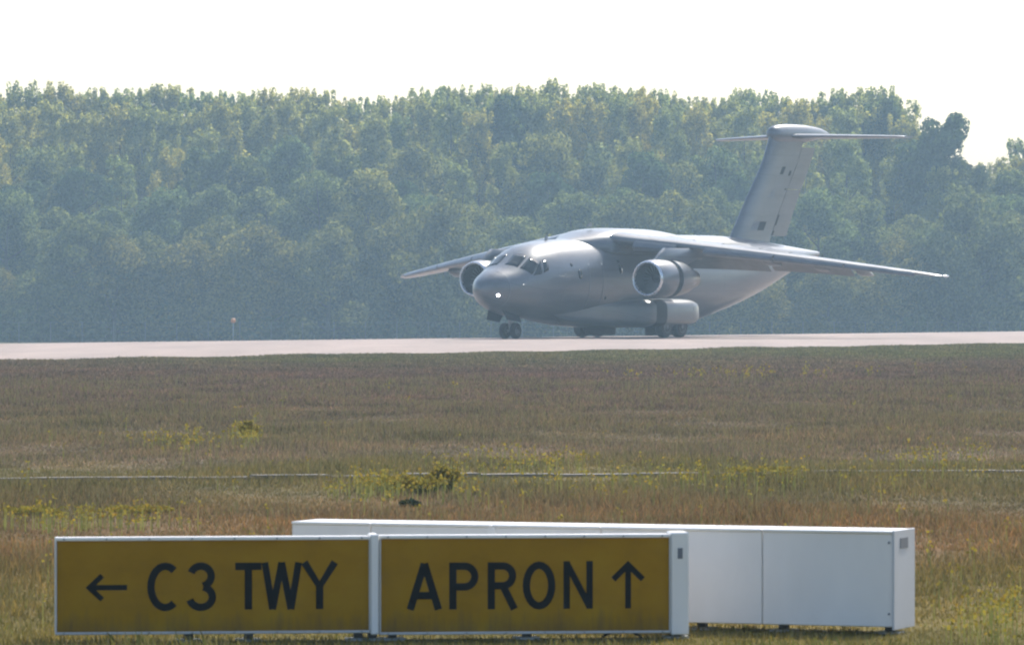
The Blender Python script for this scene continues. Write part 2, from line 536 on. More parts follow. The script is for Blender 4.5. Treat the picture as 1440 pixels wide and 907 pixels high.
def patch(fn, corners, nu=6, nv=6, off=0.012):
    """a curved sheet lying on a surface fn(s, a, off); corners (s,a) in order bl, br, tr, tl; bevelled rim"""
    mb = MB()
    rows = []
    for i in range(-1, nv + 2):
        row = []
        for j in range(-1, nu + 2):
            rim = i in (-1, nv + 1) or j in (-1, nu + 1)
            v = min(max(i, 0), nv) / nv
            u = min(max(j, 0), nu) / nu
            (s0, a0), (s1, a1), (s2, a2), (s3, a3) = corners
            s = (s0 * (1 - u) + s1 * u) * (1 - v) + (s3 * (1 - u) + s2 * u) * v
            a = (a0 * (1 - u) + a1 * u) * (1 - v) + (a3 * (1 - u) + a2 * u) * v
            row.append(fn(s, a, -0.01 if rim else off))
        rows.append(row)
    return mb.loft(rows, closed=False)

def disc_patch(fn, s, a, rs, ra, off=0.012, n=14):
    """an oval sheet on a surface"""
    c = fn(s, a, off)
    r1 = [fn(s + rs * math.cos(k / n * 2 * math.pi), a + ra * math.sin(k / n * 2 * math.pi), off) for k in range(n)]
    r2 = [fn(s + rs * 1.02 * math.cos(k / n * 2 * math.pi), a + ra * 1.02 * math.sin(k / n * 2 * math.pi), -0.01) for k in range(n)]
    fs = [(0, 1 + k, 1 + (k + 1) % n) for k in range(n)]
    fs += [(1 + k, 1 + n + k, 1 + n + (k + 1) % n, 1 + (k + 1) % n) for k in range(n)]
    return MB().add([c] + r1 + r2, fs)

stations = [0.0, 0.03, 0.08, 0.15, 0.25, 0.4, 0.6, 0.8, 1.0, 1.3, 1.6, 1.9, 2.2, 2.5, 2.8, 3.1, 3.4, 3.8, 4.2, 4.6, 5.0, 5.6, 6.3, 7] + \
           [7 + k * 1.35 for k in range(1, 11)] + [21.2 + k * 0.75 for k in range(18)] + [34.6, 35.1]
NA = 48
mb = MB()
mb.loft([[fus(s, k / NA * 2 * math.pi) for k in range(NA)] for s in stations], cap0=False)
fuse = mb.build('fuselage', M['plane'], plane, smooth=True, angle=50)

R = math.radians
# windscreen panes: centre two, two quarter panes, side windows and eyebrow frames
for sg in (1, -1):
    def wf(s, a, off, sg=sg):
        p = fus(s, a, off)
        return Vector((p.x, p.y * sg, p.z))
    patch(wf, [(2.05, R(82)), (2.18, R(54)), (3.18, R(62)), (3.02, R(85))], 5, 5).build('windscreen_pane', M['glass'], plane, True)
    patch(wf, [(2.24, R(49)), (2.62, R(22)), (3.42, R(36)), (3.22, R(56))], 5, 5).build('windscreen_pane', M['glass'], plane, True)
    patch(wf, [(2.70, R(19)), (3.30, R(16)), (3.62, R(39)), (3.46, R(38))], 5, 5).build('side_window', M['glass'], plane, True)
    patch(wf, [(3.44, R(17)), (3.86, R(19)), (3.98, R(37)), (3.74, R(39))], 4, 4).build('side_window', M['glass'], plane, True)
    # crew door seams, portholes
    for (s, a, r) in ((6.55, R(8), 0.17), (10.6, R(14), 0.17), (17.6, R(12), 0.15)):
        disc_patch(wf, s, a, r, r * 1.35 / 2.0).build('porthole', M['glass'], plane, True)
    for (s, a, r) in ((5.9, R(22), 0.10), (10.5, R(25), 0.10), (9.2, R(-22), 0.08)):
        disc_patch(wf, s, a, r, r / 2.0).build('sensor_port', M['mark'], plane, True)
    for (c) in ([(7.45, R(-38)), (7.52, R(-38)), (7.52, R(22)), (7.45, R(22))], [(8.75, R(-38)), (8.82, R(-38)), (8.82, R(22)), (8.75, R(22))],
                [(1.16, R(-80)), (1.20, R(-80)), (1.20, R(80)), (1.16, R(80))], [(5.2, R(-85)), (5.24, R(-85)), (5.24, R(60)), (5.2, R(60))],
                [(21.4, R(-70)), (21.45, R(-70)), (21.45, R(80)), (21.4, R(80))]):
        patch(wf, c, 1, 14, 0.004).build('panel_seam', M['seam'], plane, True)
disc_patch(lambda s, a, o: fus(s, a, o), 0.62, R(-24), 0.065, 0.085, 0.02).build('landing_light', M['lamp'], plane, True)
# pitot probes and blade aerials
for sg in (1, -1):
    p = fus(1.9, R(5)); p.y *= sg
    MB().tube([p, p + Vector((0.02, 0.16 * sg, 0)), p + Vector((0.30, 0.18 * sg, 0))], [0.025, 0.02, 0.012], 6).build('pitot_probe', M['lip'], plane, True)
def blade_aerial(s, z, h, c, down=False):
    k = -1 if down else 1
    rings = []
    for tt, cc, sh in ((0, c, 0), (1, c * 0.5, c * 0.45)):
        rings.append([P(s + sh + cc * x, y * (1 - 0.5 * tt), z + k * h * tt) for x, y in ((0, 0), (0.3, 0.04), (1, 0), (0.3, -0.04))])
    MB().loft(rings).build('blade_aerial', M['plane'], plane)
blade_aerial(6.2, 5.12, 0.35, 0.4)
blade_aerial(20.3, 5.22, 0.40, 0.45)
blade_aerial(7.4, 1.0, 0.3, 0.4, True)

# wing/fuselage fairing on the back
mb = MB()
rings = []
fz = pinterp([7.6, 9.0, 10.4, 12.0, 15.0, 17.6, 20.2], [5.20, 5.48, 5.80, 5.92, 5.90, 5.74, 5.50])
fw = pinterp([7.6, 9.0, 10.4, 12.0, 15.0, 17.6, 20.2], [0.35, 1.35, 1.95, 2.15, 2.15, 1.7, 0.4])
for k in range(27):
    s = 7.6 + k * (12.6 / 26)
    ring = []
    for j in range(25):
        a = math.pi * j / 24
        ring.append(P(s, fw(s) * math.copysign(abs(math.cos(a)) ** 0.75, math.cos(a)), 4.6 + (fz(s) - 4.6) * abs(math.sin(a)) ** 0.62))
    ring.append(P(s, -fw(s) * 0.7, 4.3)); ring.append(P(s, fw(s) * 0.7, 4.3))
    rings.append(ring)
mb.loft(rings).build('wing_fairing', M['plane'], plane, True, 60)
blade_aerial(10.4, 5.98, 0.22, 0.6)

# wings
def airfoil(n=14):
    pts = []
    for k in range(n + 1):
        x = 0.5 * (1 - math.cos(math.pi * k / n))
        tt = 5 * (0.2969 * math.sqrt(x) - 0.126 * x - 0.3516 * x**2 + 0.2843 * x**3 - 0.1036 * x**4)
        pts.append((x, tt))
    return pts
AF = airfoil()
WY = [1.6, 5.6, 10.0, 14.5, 16.9, 17.45]
w_le = pinterp(WY, [10.1, 12.0, 14.05, 16.2, 17.5, 18.2])
w_ch = pinterp(WY, [5.9, 4.55, 3.45, 2.35, 1.75, 1.05])
w_z = pinterp(WY, [5.30, 4.88, 4.35, 3.74, 3.40, 3.31])
w_tc = pinterp(WY, [0.145, 0.13, 0.12, 0.11, 0.10, 0.08])
def wing_pt(y, x, up, sg):
    """point on the wing at span y, chord fraction x; up=+1 top, -1 bottom"""
    c = w_ch(y)
    tt = 5 * (0.2969 * math.sqrt(max(x, 0)) - 0.126 * x - 0.3516 * x**2 + 0.2843 * x**3 - 0.1036 * x**4) * w_tc(y) * c
    camber = 0.018 * c * math.sin(math.pi * min(x, 1))
    return P(w_le(y) + x * c, y * sg, w_z(y) + camber + up * tt - 0.062 * x * c)
for sg in (1, -1):
    # main box, cut short behind where the flaps hang
    mb = MB()
    rings = []
    ys = [1.6, 2.4, 3.5, 4.6, 5.6, 6.8, 8, 9.2, 10.4, 11.6, 12.8, 14, 15.2, 16.2, 16.9, 17.25, 17.45]
    for y in ys:
        top = [wing_pt(y, x * 0.80, 1, sg) for x, _ in AF]
        bot = [wing_pt(y, x * 0.80, -1, sg) for x, _ in reversed(AF[1:])]
        r = top + bot
        rings.append(r if sg > 0 else r)
    wing = mb.loft(rings).build('wing', M['plane'], plane, True, 55)
    # trailing edge pieces: two flaps hanging down, an aileron in line
    for nm, y0, y1, dz, drop in (('flap', 2.3, 7.6, 0.16, 0.72), ('flap', 7.75, 12.2, 0.10, 0.70), ('aileron', 12.35, 16.6, 0.0, 0.02)):
        rings = []
        for k in range(7):
            y = y0 + (y1 - y0) * k / 6
            c = w_ch(y)
            a = wing_pt(y, 0.815, 0, sg) + Vector((-0.10 if drop > 0.1 else -0.02, 0, -dz))
            ln = 0.29 * c if drop > 0.1 else 0.185 * c
            ang = drop
            h = 0.035 * c
            ring = []
            for x, zt in ((0, 0.3), (0.12, 0.9), (0.4, 0.8), (1, 0.05), (1, -0.05), (0.4, -0.5), (0.12, -0.7), (0, -0.3)):
                lx, lz = x * ln, zt * h * 0.6
                ring.append(a + Vector((-(lx * math.cos(ang) + lz * math.sin(ang)), 0, -lx * math.sin(ang) + lz * math.cos(ang))))
            rings.append(ring)
        MB().loft(rings).build(nm, M['plane'], wing, True, 40)
    # leading edge slats, run out forward and down
    for y0, y1 in ((2.9, 4.9), (6.3, 9.6), (9.7, 13.0), (13.1, 16.4)):
        rings = []
        for k in range(5):
            y = y0 + (y1 - y0) * k / 4
            c = w_ch(y)
            le = wing_pt(y, 0.0, 0, sg) + Vector((0.055 * c, 0, -0.045 * c))
            ring = []
            for ax, az_ in ((-0.155, 0.085), (-0.08, 0.068), (-0.03, 0.036), (0.0, -0.004), (-0.012, -0.036), (-0.05, -0.05), (-0.045, -0.02), (-0.055, 0.01), (-0.09, 0.048)):
                ring.append(le + Vector((ax * c, 0, az_ * c)))
            rings.append(ring)
        MB().loft(rings).build('slat', M['plane'], wing, True, 40)
    # spoilers lying on on the back of the wing
    for y0, y1 in ((2.7, 4.1), (4.2, 5.7), (6.2, 7.7), (7.8, 9.3)):
        rings = []
        for k in range(3):
            y = y0 + (y1 - y0) * k / 2
            c = w_ch(y)
            a = wing_pt(y, 0.60, 1, sg) + Vector((0, 0, 0.0))
            ln, ang = 0.15 * c, R(7)
            d = Vector((-math.cos(ang), 0, math.sin(ang)))
            nn = Vector((math.sin(ang), 0, math.cos(ang)))
            rings.append([a - nn * 0.02, a + nn * 0.03, a + d * ln + nn * 0.015, a + d * ln - nn * 0.015])
        MB().loft(rings).build('spoiler', M['plane'], wing)
    # flap track fairings
    for y in (3.9, 8.3, 10.9, 13.1):
        c = w_ch(y)
        rings = []
        a0 = wing_pt(y, 0.42, -1, sg)
        for k in range(9):
            u = k / 8
            rr = 0.17 * math.sin(math.pi * (0.04 + 0.93 * u ** 0.8)) + 0.01
            cen = a0 + Vector((-u * (0.62 * c + 0.3), 0, -0.10 - 0.22 * u - (0.2 * max(0, u - 0.6))))
            rings.append([cen + Vector((0, math.cos(q / 10 * 2 * math.pi) * rr, math.sin(q / 10 * 2 * math.pi) * rr * 1.5)) for q in range(10)])
        MB().loft(rings).build('flap_track_fairing', M['plane'], wing, True)
    tip = wing_pt(17.4, 0.45, 0, sg)
    rings = []
    for k in range(7):
        u = k / 6
        rr = 0.075 * math.sin(math.pi * (0.06 + 0.88 * u))
        rings.append([tip + Vector((0.30 - 0.75 * u, 0.05 * sg + math.cos(q / 8 * 2 * math.pi) * rr, math.sin(q / 8 * 2 * math.pi) * rr)) for q in range(8)])
    MB().loft(rings).build('wingtip_light', M['lip'], wing, True)

# engines
def lathe(profile, cx, cy, cz, n=40):
    return [[P(cx + s, cy + r * math.cos(k / n * 2 * math.pi), cz + r * math.sin(k / n * 2 * math.pi)) for k in range(n)] for s, r in profile]
EY, EZ, ES = 5.5, 3.17, 7.7
for sg in (1, -1):
    ey = EY * sg
    nac = MB().loft(lathe([(0.14, 0.955), (0.35, 0.995), (0.8, 1.03), (1.3, 1.03), (1.72, 1.0), (1.72, 0.90)], ES, ey, EZ), cap0=False, cap1=False).build('nacelle', M['plane'], plane, True, 35)
    MB().loft(lathe([(0.14, 0.952), (0.05, 0.92), (0.0, 0.875), (0.03, 0.835), (0.12, 0.805), (0.2, 0.795)], ES, ey, EZ), cap0=False, cap1=False).build('inlet_lip', M['lip'], nac, True)
    MB().loft(lathe([(0.2, 0.795), (0.5, 0.775), (0.95, 0.79), (1.0, 0.79)], ES, ey, EZ), cap0=False, cap1=False).build('inlet_duct', M['duct'], nac, True)
    MB().loft(lathe([(1.02, 0.79), (1.02, 0.2)], ES, ey, EZ), cap0=False).build('fan_disc', M['plane_dark'], nac)
    mb = MB()
    for k in range(22):
        a0 = k / 22 * 2 * math.pi
        ring = []
        for rr, tw in ((0.2, 0.5), (0.5, 0.75), (0.78, 1.0)):
            for sgn in (-1, 1):
                a = a0 + sgn * 0.11
                ring.append(P(ES + 0.93 + sgn * 0.05 * tw, ey + rr * math.cos(a), EZ + rr * math.sin(a)))
        mb.add(ring, [(0, 1, 3, 2), (2, 3, 5, 4)])
    tag(mb.build('fan', M['fan'], nac), None, None, None, 'stuff')
    MB().loft(lathe([(0.62, 0.01), (0.68, 0.08), (0.8, 0.16), (0.95, 0.22), (1.0, 0.22)], ES, ey, EZ, 20)).build('spinner', M['plane_dark'], nac, True)
    MB().loft(lathe([(1.70, 0.90), (1.72, 0.93), (2.20, 0.91), (2.22, 0.88)], ES, ey, EZ)).build('reverser_cascade', M['plane_dark'], nac, True)
    MB().loft(lathe([(2.14, 0.90), (2.16, 1.01), (2.5, 0.99), (3.2, 0.90), (3.85, 0.74), (4.0, 0.69), (3.98, 0.65)], ES, ey, EZ), cap0=False, cap1=True).build('reverser_sleeve', M['plane'], nac, True, 35)
    MB().loft(lathe([(3.6, 0.62), (4.2, 0.56), (4.75, 0.46), (4.78, 0.43)], ES, ey, EZ)).build('exhaust_nozzle', M['exhaust'], nac, True, 40)
    # pylon
    rings = []
    for k in range(11):
        u = k / 10
        s = ES + 0.75 + u * 5.2
        zt = min(EZ + 0.98 + 1.05 * math.sin(min(1, u * 1.9) * math.pi / 2) ** 0.8, 4.80)
        zb = EZ + 0.7 - 0.05 * u + max(0, u - 0.55) * 1.6
        zb = min(zb, zt - 0.08)
        w = 0.23 * math.sin(math.pi * (0.06 + 0.90 * u)) ** 0.6
        rings.append([P(s, ey + w * cx, zb + (zt - zb) * hz) for cx, hz in ((-0.9, 0), (-1, 0.5), (-0.9, 0.85), (-0.45, 1), (0.45, 1), (0.9, 0.85), (1, 0.5), (0.9, 0))])
    MB().loft(rings).build('pylon', M['plane'], plane, True, 50)

# landing gear sponsons
sp_s = [5.2, 6.5, 8.0, 9.5, 10.8, 11.8, 12.5, 15.0, 16.6, 17.4, 17.9, 18.1]
sp_w = pinterp(sp_s, [0.10, 0.40, 0.68, 0.90, 1.15, 1.70, 2.02, 2.09, 2.06, 1.86, 1.40, 0.80])
sp_t = pinterp(sp_s, [1.70, 1.95, 2.05, 2.05, 2.06, 2.08, 2.12, 2.14, 2.12, 2.02, 1.80, 1.55])
sp_b = pinterp(sp_s, [1.30, 0.95, 0.78, 0.66, 0.60, 0.56, 0.54, 0.54, 0.58, 0.70, 0.90, 1.15])
def spon(s, a, off, sg):
    ca, sa = math.cos(a), math.sin(a)
    e = 2 / 4.2
    w, zt, zb = sp_w(s) + off, sp_t(s) + off, sp_b(s) - off
    return P(s, sg * (1.0 + w * math.copysign(abs(ca) ** e, ca)), (zt + zb) / 2 + (zt - zb) / 2 * math.copysign(abs(sa) ** e, sa))
for sg in (1, -1):
    ss = [5.2, 5.6, 6.0, 6.5, 7.2, 8.0, 8.7, 9.5, 10.2, 10.6, 11, 11.3, 11.6, 11.9, 12.2, 12.5, 13.2, 14, 15, 15.7, 16.4, 16.8, 17.1, 17.4, 17.65, 17.85, 18.0, 18.1]
    spo = MB().loft([[spon(s, k / 40 * 2 * math.pi, 0, sg) for k in range(40)] for s in ss]).build('gear_sponson', M['plane'], plane, True, 60)
    fn = lambda s, a, off, sg=sg: spon(s, a, off, sg)
    patch(fn, [(12.75, R(-80)), (13.75, R(-80)), (13.75, R(75)), (12.75, R(75))], 4, 16, 0.012).build('sponson_shade_band', M['mark'], spo, True, 50)  # dark band laid on the skin, painting in the shade of a recess
    patch(fn, [(16.5, R(-70)), (16.54, R(-70)), (16.54, R(80)), (16.5, R(80))], 1, 10, 0.004).build('panel_seam', M['seam'], spo, True)

def wheel(s, y, rad, wid, parent):
    prof = [(-0.5, 0.62), (-0.5, 0.86), (-0.38, 0.97), (-0.15, 1.0), (0.15, 1.0), (0.38, 0.97), (0.5, 0.86), (0.5, 0.62)]
    rings = [[P(s + rad * r * math.cos(k / 24 * 2 * math.pi), y + w * wid, rad + rad * r * math.sin(k / 24 * 2 * math.pi)) for k in range(24)] for w, r in prof]
    wh = MB().loft(rings).build('wheel', M['rubber'], parent, True, 50)
    for sd in (-1, 1):
        rp = [(0.50, 0.60), (0.515, 0.56), (0.42, 0.50), (0.42, 0.22), (0.54, 0.18), (0.54, 0.02)]
        rings = [[P(s + rad * r * math.cos(k / 20 * 2 * math.pi), y + sd * w * wid, rad + rad * r * math.sin(k / 20 * 2 * math.pi)) for k in range(20)] for w, r in rp]
        MB().loft(rings).build('rim', M['rim'], wh, True, 40)
    return wh
for sg in (1, -1):
    for ds in (-0.78, 0.78):
        wheel(14.9 + ds, 2.62 * sg, 0.60, 0.48, plane)
    MB().tube([P(14.9, 2.3 * sg, 1.4), P(14.9, 2.3 * sg, 0.58)], 0.13, 10).tube([P(14.1, 2.3 * sg, 0.58), P(15.7, 2.3 * sg, 0.58)], 0.09, 8).build('main_gear_strut', M['strut'], plane, True)
    MB().box(-16.5, -13.3, 1.95 * sg - 0.02, 1.95 * sg + 0.02, 0.12, 0.9, 0.01).build('gear_door', M['plane_dark'], plane)
# nose gear
NG = 2.95
for sg in (1, -1):
    wheel(NG, 0.33 * sg, 0.42, 0.28, plane)
MB().tube([P(NG - 0.15, 0, 1.6), P(NG, 0, 0.46)], 0.085, 10).tube([P(NG, -0.36, 0.42), P(NG, 0.36, 0.42)], 0.06, 8).tube([P(NG + 0.9, 0, 1.35), P(NG, 0, 0.75)], 0.05, 8).build('nose_gear_strut', M['strut'], plane, True)
for sg in (1, -1):
    MB().add([P(1.55, 0.42 * sg, 1.55), P(3.0, 0.46 * sg, 1.28), P(2.95, 0.68 * sg, 0.86), P(1.65, 0.62 * sg, 1.02),
              P(1.55, 0.45 * sg, 1.55), P(3.0, 0.49 * sg, 1.28), P(2.95, 0.71 * sg, 0.86), P(1.65, 0.65 * sg, 1.02)],
             [(0, 1, 2, 3), (7, 6, 5, 4), (0, 4, 5, 1), (1, 5, 6, 2), (2, 6, 7, 3), (3, 7, 4, 0)]).build('nose_gear_door', M['plane_dark'], plane)

# fin and rudder
fn_le = pinterp([4.9, 5.6, 7.5, 10.0, 11.35], [24.7, 25.5, 27.05, 29.15, 29.85])
fn_ch = pinterp([4.9, 5.6, 7.5, 10.0, 11.35], [7.2, 6.15, 5.75, 5.4, 5.5])
def fin_pt(z, x, off, sg):
    c = fn_ch(z)
    tt = 5 * (0.2969 * math.sqrt(max(x, 0)) - 0.126 * x - 0.3516 * x**2 + 0.2843 * x**3 - 0.1036 * x**4) * 0.105 * c
    return P(fn_le(z) + x * c, sg * (tt + off), z)
zs = [4.9, 5.25, 5.6, 6.2, 7, 8, 9, 10, 10.7, 11.35]
xs = [0.5 * (1 - math.cos(math.pi * k / 14)) for k in range(15)]
def fin_loft(x0, x1):
    rings = []
    for z in zs:
        xx = [x0 + (x1 - x0) * x for x in xs]
        rings.append([fin_pt(z, x, 0, 1) for x in xx] + [fin_pt(z, x, 0, -1) for x in reversed(xx[(1 if x0 == 0 else 0):])])
    return MB().loft(rings)
fin = fin_loft(0, 0.66).build('fin', M['plane'], plane, True, 50)
for z0, z1 in ((5.65, 8.3), (8.34, 10.75)):
    zs = [z0 + (z1 - z0) * k / 5 for k in range(6)]
    fin_loft(0.668, 1.0).build('rudder', M['plane'], fin, True, 50)
def fin_mark(z0, z1, x0, x1, m, name='fin_marking', lean=0.0):
    for sg in (1, -1):
        f = lambda x, z, off, sg=sg: fin_pt(z, x, off, sg)
        patch(f, [(x0, z0), (x1, z0), (x1 + lean, z1), (x0 + lean, z1)], 2, 2, 0.008).build(name, m, fin, False)
fin_mark(5.95, 6.45, 0.22, 0.34, M['mark_mid'])
fin_mark(5.95, 6.45, 0.345, 0.47, M['mark'])
fin_mark(7.85, 8.02, 0.28, 0.36, M['mark_mid'], lean=0.05)
fin_mark(7.75, 8.25, 0.37, 0.44, M['mark_mid'], lean=-0.03)
fin_mark(9.15, 9.60, 0.36, 0.43, M['mark'])
fin_mark(9.10, 9.38, 0.55, 0.60, M['mark'])
fin_mark(6.25, 6.85, 0.672, 0.70, M['mark'], 'rudder_actuator')
fin_mark(5.70, 5.95, 0.672, 0.70, M['mark'], 'rudder_actuator')
fin_mark(8.27, 8.37, 0.60, 0.64, M['mark'], 'rudder_actuator')

# bullet fairing and tailplane
rings = []
bl = pinterp([0, 0.1, 0.6, 1.6, 3.4, 5.6, 6.7], [0.08, 0.30, 0.50, 0.56, 0.52, 0.32, 0.05])
for k in range(22):
    u = 6.7 * (k / 21) ** 1.25
    r = bl(u)
    rings.append([P(29.8 + u, r * 0.85 * math.cos(q / 20 * 2 * math.pi), 11.42 + 0.03 * u + r * 1.0 * math.sin(q / 20 * 2 * math.pi)) for q in range(20)])
MB().loft(rings).build('tail_bullet', M['plane'], plane, True, 60)
t_le = pinterp([0.2, 3.0, 6.1, 6.25], [31.4, 32.6, 34.05, 34.25])
t_ch = pinterp([0.2, 3.0, 6.1, 6.25], [3.6, 2.75, 1.75, 1.4])
def tail_pt(y, x, up, sg):
    c = t_ch(y)
    tt = 5 * (0.2969 * math.sqrt(max(x, 0)) - 0.126 * x - 0.3516 * x**2 + 0.2843 * x**3 - 0.1036 * x**4) * 0.09 * c
    return P(t_le(y) + x * c, y * sg, 11.36 - 0.012 * y + up * tt)
for sg in (1, -1):
    def tl(x0, x1, ys):
        rings = []
        for y in ys:
            xx = [x0 + (x1 - x0) * x for x in xs]
            rings.append([tail_pt(y, x, 1, sg) for x in xx] + [tail_pt(y, x, -1, sg) for x in reversed(xx[(1 if x0 == 0 else 0):])])
        return MB().loft(rings)
    tp = tl(0, 0.7, [0.2, 1, 2, 3, 4, 5, 5.9, 6.1, 6.25]).build('tailplane', M['plane'], plane, True, 50)
    tl(0.71, 1.0, [0.55, 2, 4, 6.0]).build('elevator', M['plane'], tp, True, 50)
MB().tube([P(31.0, 0, 11.9), P(31.2, 0, 12.08)], [0.05, 0.03], 8).build('beacon', M['plane_dark'], plane)

# ------------------------------------------------------------------ signs
def ribbon(mb, pts, w, depth, closed=False, lift=0.0):
    """a stroke of constant width in the XZ plane with a little thickness towards -Y"""
    n = len(pts)
    L_, R_ = [], []
    for i in range(n):
        p = Vector(pts[i])
        a = Vector(pts[i - 1]) if (i > 0 or closed) else None
        b = Vector(pts[(i + 1) % n]) if (i < n - 1 or closed) else None
        d1 = (p - a).normalized() if a is not None else None
        d2 = (b - p).normalized() if b is not None else None
        d1 = d1 or d2
        d2 = d2 or d1
        n1, n2 = Vector((-d1.y, d1.x)), Vector((-d2.y, d2.x))
        nn = (n1 + n2)
        nn = nn.normalized() if nn.length > 1e-6 else n1
        k = min(1.5, 1 / max(0.3, nn.dot(n1)))
        L_.append(p + nn * w / 2 * k)
        R_.append(p - nn * w / 2 * k)
    y0, y1 = -0.001, -depth - lift
    m = n if closed else n - 1
    vs = []
    for i in range(n):
        vs += [(L_[i].x, y0, L_[i].y), (L_[i].x, y1, L_[i].y), (R_[i].x, y1, R_[i].y), (R_[i].x, y0, R_[i].y)]
    fs = []
    for i in range(m):
        a, b = 4 * i, 4 * ((i + 1) % n)
        for k in range(4):
            fs.append((a + k, a + (k + 1) % 4, b + (k + 1) % 4, b + k))
    if not closed:
        fs += [(0, 1, 2, 3), (4 * n - 1, 4 * n - 2, 4 * n - 3, 4 * n - 4)]
    mb.add(vs, fs)

def arc(cx, cy, rx, ry, a0, a1, n=18):
    return [(cx + rx * math.cos(R(a0 + (a1 - a0) * k / n)), cy + ry * math.sin(R(a0 + (a1 - a0) * k / n))) for k in range(n + 1)]

def glyph(ch):
    """strokes in a box: x 0..w, y 0..1 (centre lines); returns list of (points, closed), width"""
    h = 0.08
    if ch == 'C':
        return [(arc(0.37, 0.5, 0.29, 0.42, 52, 308, 26), False)], 0.62
    if ch == '3':
        return [(arc(0.29, 0.715, 0.225, 0.205, 160, -78, 18), False), (arc(0.29, 0.29, 0.25, 0.21, 78, -165, 18), False)], 0.62
    if ch == 'T':
        return [([(0.0, 0.92), (0.58, 0.92)], False), ([(0.29, 0.92), (0.29, 0.0)], False)], 0.58
    if ch == 'W':
        return [([(0.07, 1.0), (0.23, 0.0)], False), ([(0.23, 0.0), (0.42, 1.0)], False), ([(0.42, 1.0), (0.61, 0.0)], False), ([(0.61, 0.0), (0.77, 1.0)], False)], 0.84
    if ch == 'Y':
        return [([(0.05, 1.0), (0.36, 0.48), (0.67, 1.0)], False), ([(0.36, 0.52), (0.36, 0.0)], False)], 0.72
    if ch == 'A':
        return [([(0.08, 0.0), (0.36, 0.98)], False), ([(0.36, 0.98), (0.64, 0.0)], False), ([(0.18, 0.30), (0.54, 0.30)], False)], 0.72
    if ch == 'P':
        return [([(0.08, 0.0), (0.08, 1.0)], False), ([(0.08, 0.92), (0.32, 0.92)] + arc(0.32, 0.70, 0.21, 0.22, 80, -80, 12) + [(0.32, 0.48), (0.08, 0.48)], False)], 0.6
    if ch == 'R':
        return [([(0.08, 0.0), (0.08, 1.0)], False), ([(0.08, 0.92), (0.32, 0.92)] + arc(0.32, 0.71, 0.20, 0.21, 80, -80, 12) + [(0.32, 0.50), (0.08, 0.50)], False), ([(0.32, 0.5), (0.56, 0.0)], False)], 0.62
    if ch == 'O':
        return [(arc(0.34, 0.5, 0.27, 0.42, 0, 345, 23), True)], 0.68
    if ch == 'N':
        return [([(0.08, 0.0), (0.08, 1.0)], False), ([(0.08, 0.96), (0.56, 0.04)], False), ([(0.56, 0.0), (0.56, 1.0)], False)], 0.64
    if ch == '<':
        return [([(0.36, 0.80), (0.07, 0.5), (0.36, 0.20)], False), ([(0.09, 0.5), (0.92, 0.5)], False)], 1.0
    if ch == '^':
        return [([(0.03, 0.62), (0.33, 0.93), (0.63, 0.62)], False), ([(0.33, 0.90), (0.33, 0.0)], False)], 0.66

class Sign:
    """a board hung between two photo columns; local X to the right along its face, Y away, Z up"""
    def __init__(self, name, label, cat, pl, pr, DL, DR, top, bot):
        a, b = at(pl, top, DL), at(pr, top, DR)
        d = b - a
        self.w = math.hypot(d.x, d.y)
        self.root = empty(name, (a.x, a.y, 0), math.atan2(d.y, d.x))
        self.root['label'] = label
        self.root['category'] = cat
        self.z1 = (a.z + b.z) / 2
        self.D, self.pl, self.DL, self.DR, self.pr = (DL + DR) / 2, pl, DL, DR, pr
        self.z0 = CAMZ - (bot - HZ) / FPX * self.D
    def x(self, px):
        return (px - self.pl) / (self.pr - self.pl) * self.w
    def z(self, py):
        return CAMZ - (py - HZ) / FPX * self.D
    def b(self, name, mat, x0, x1, y0, y1, z0, z1, bev=0.0, parent=None):
        return MB().box(x0, x1, y0, y1, z0, z1, bev).build(name, mat, parent or self.root)

def legs(S, xs_, y=0.10, top=None):
    for x in xs_:
        zt = top if top is not None else S.z0 + 0.004
        mb = MB().box(x - 0.03, x + 0.03, y - 0.03, y + 0.03, 0.012, zt)
        lg = mb.build('leg', M['leg'], S.root)
        MB().box(x - 0.085, x + 0.085, y - 0.085, y + 0.085, -0.03, 0.016, 0.004).build('foot_plate', M['galv'], lg)

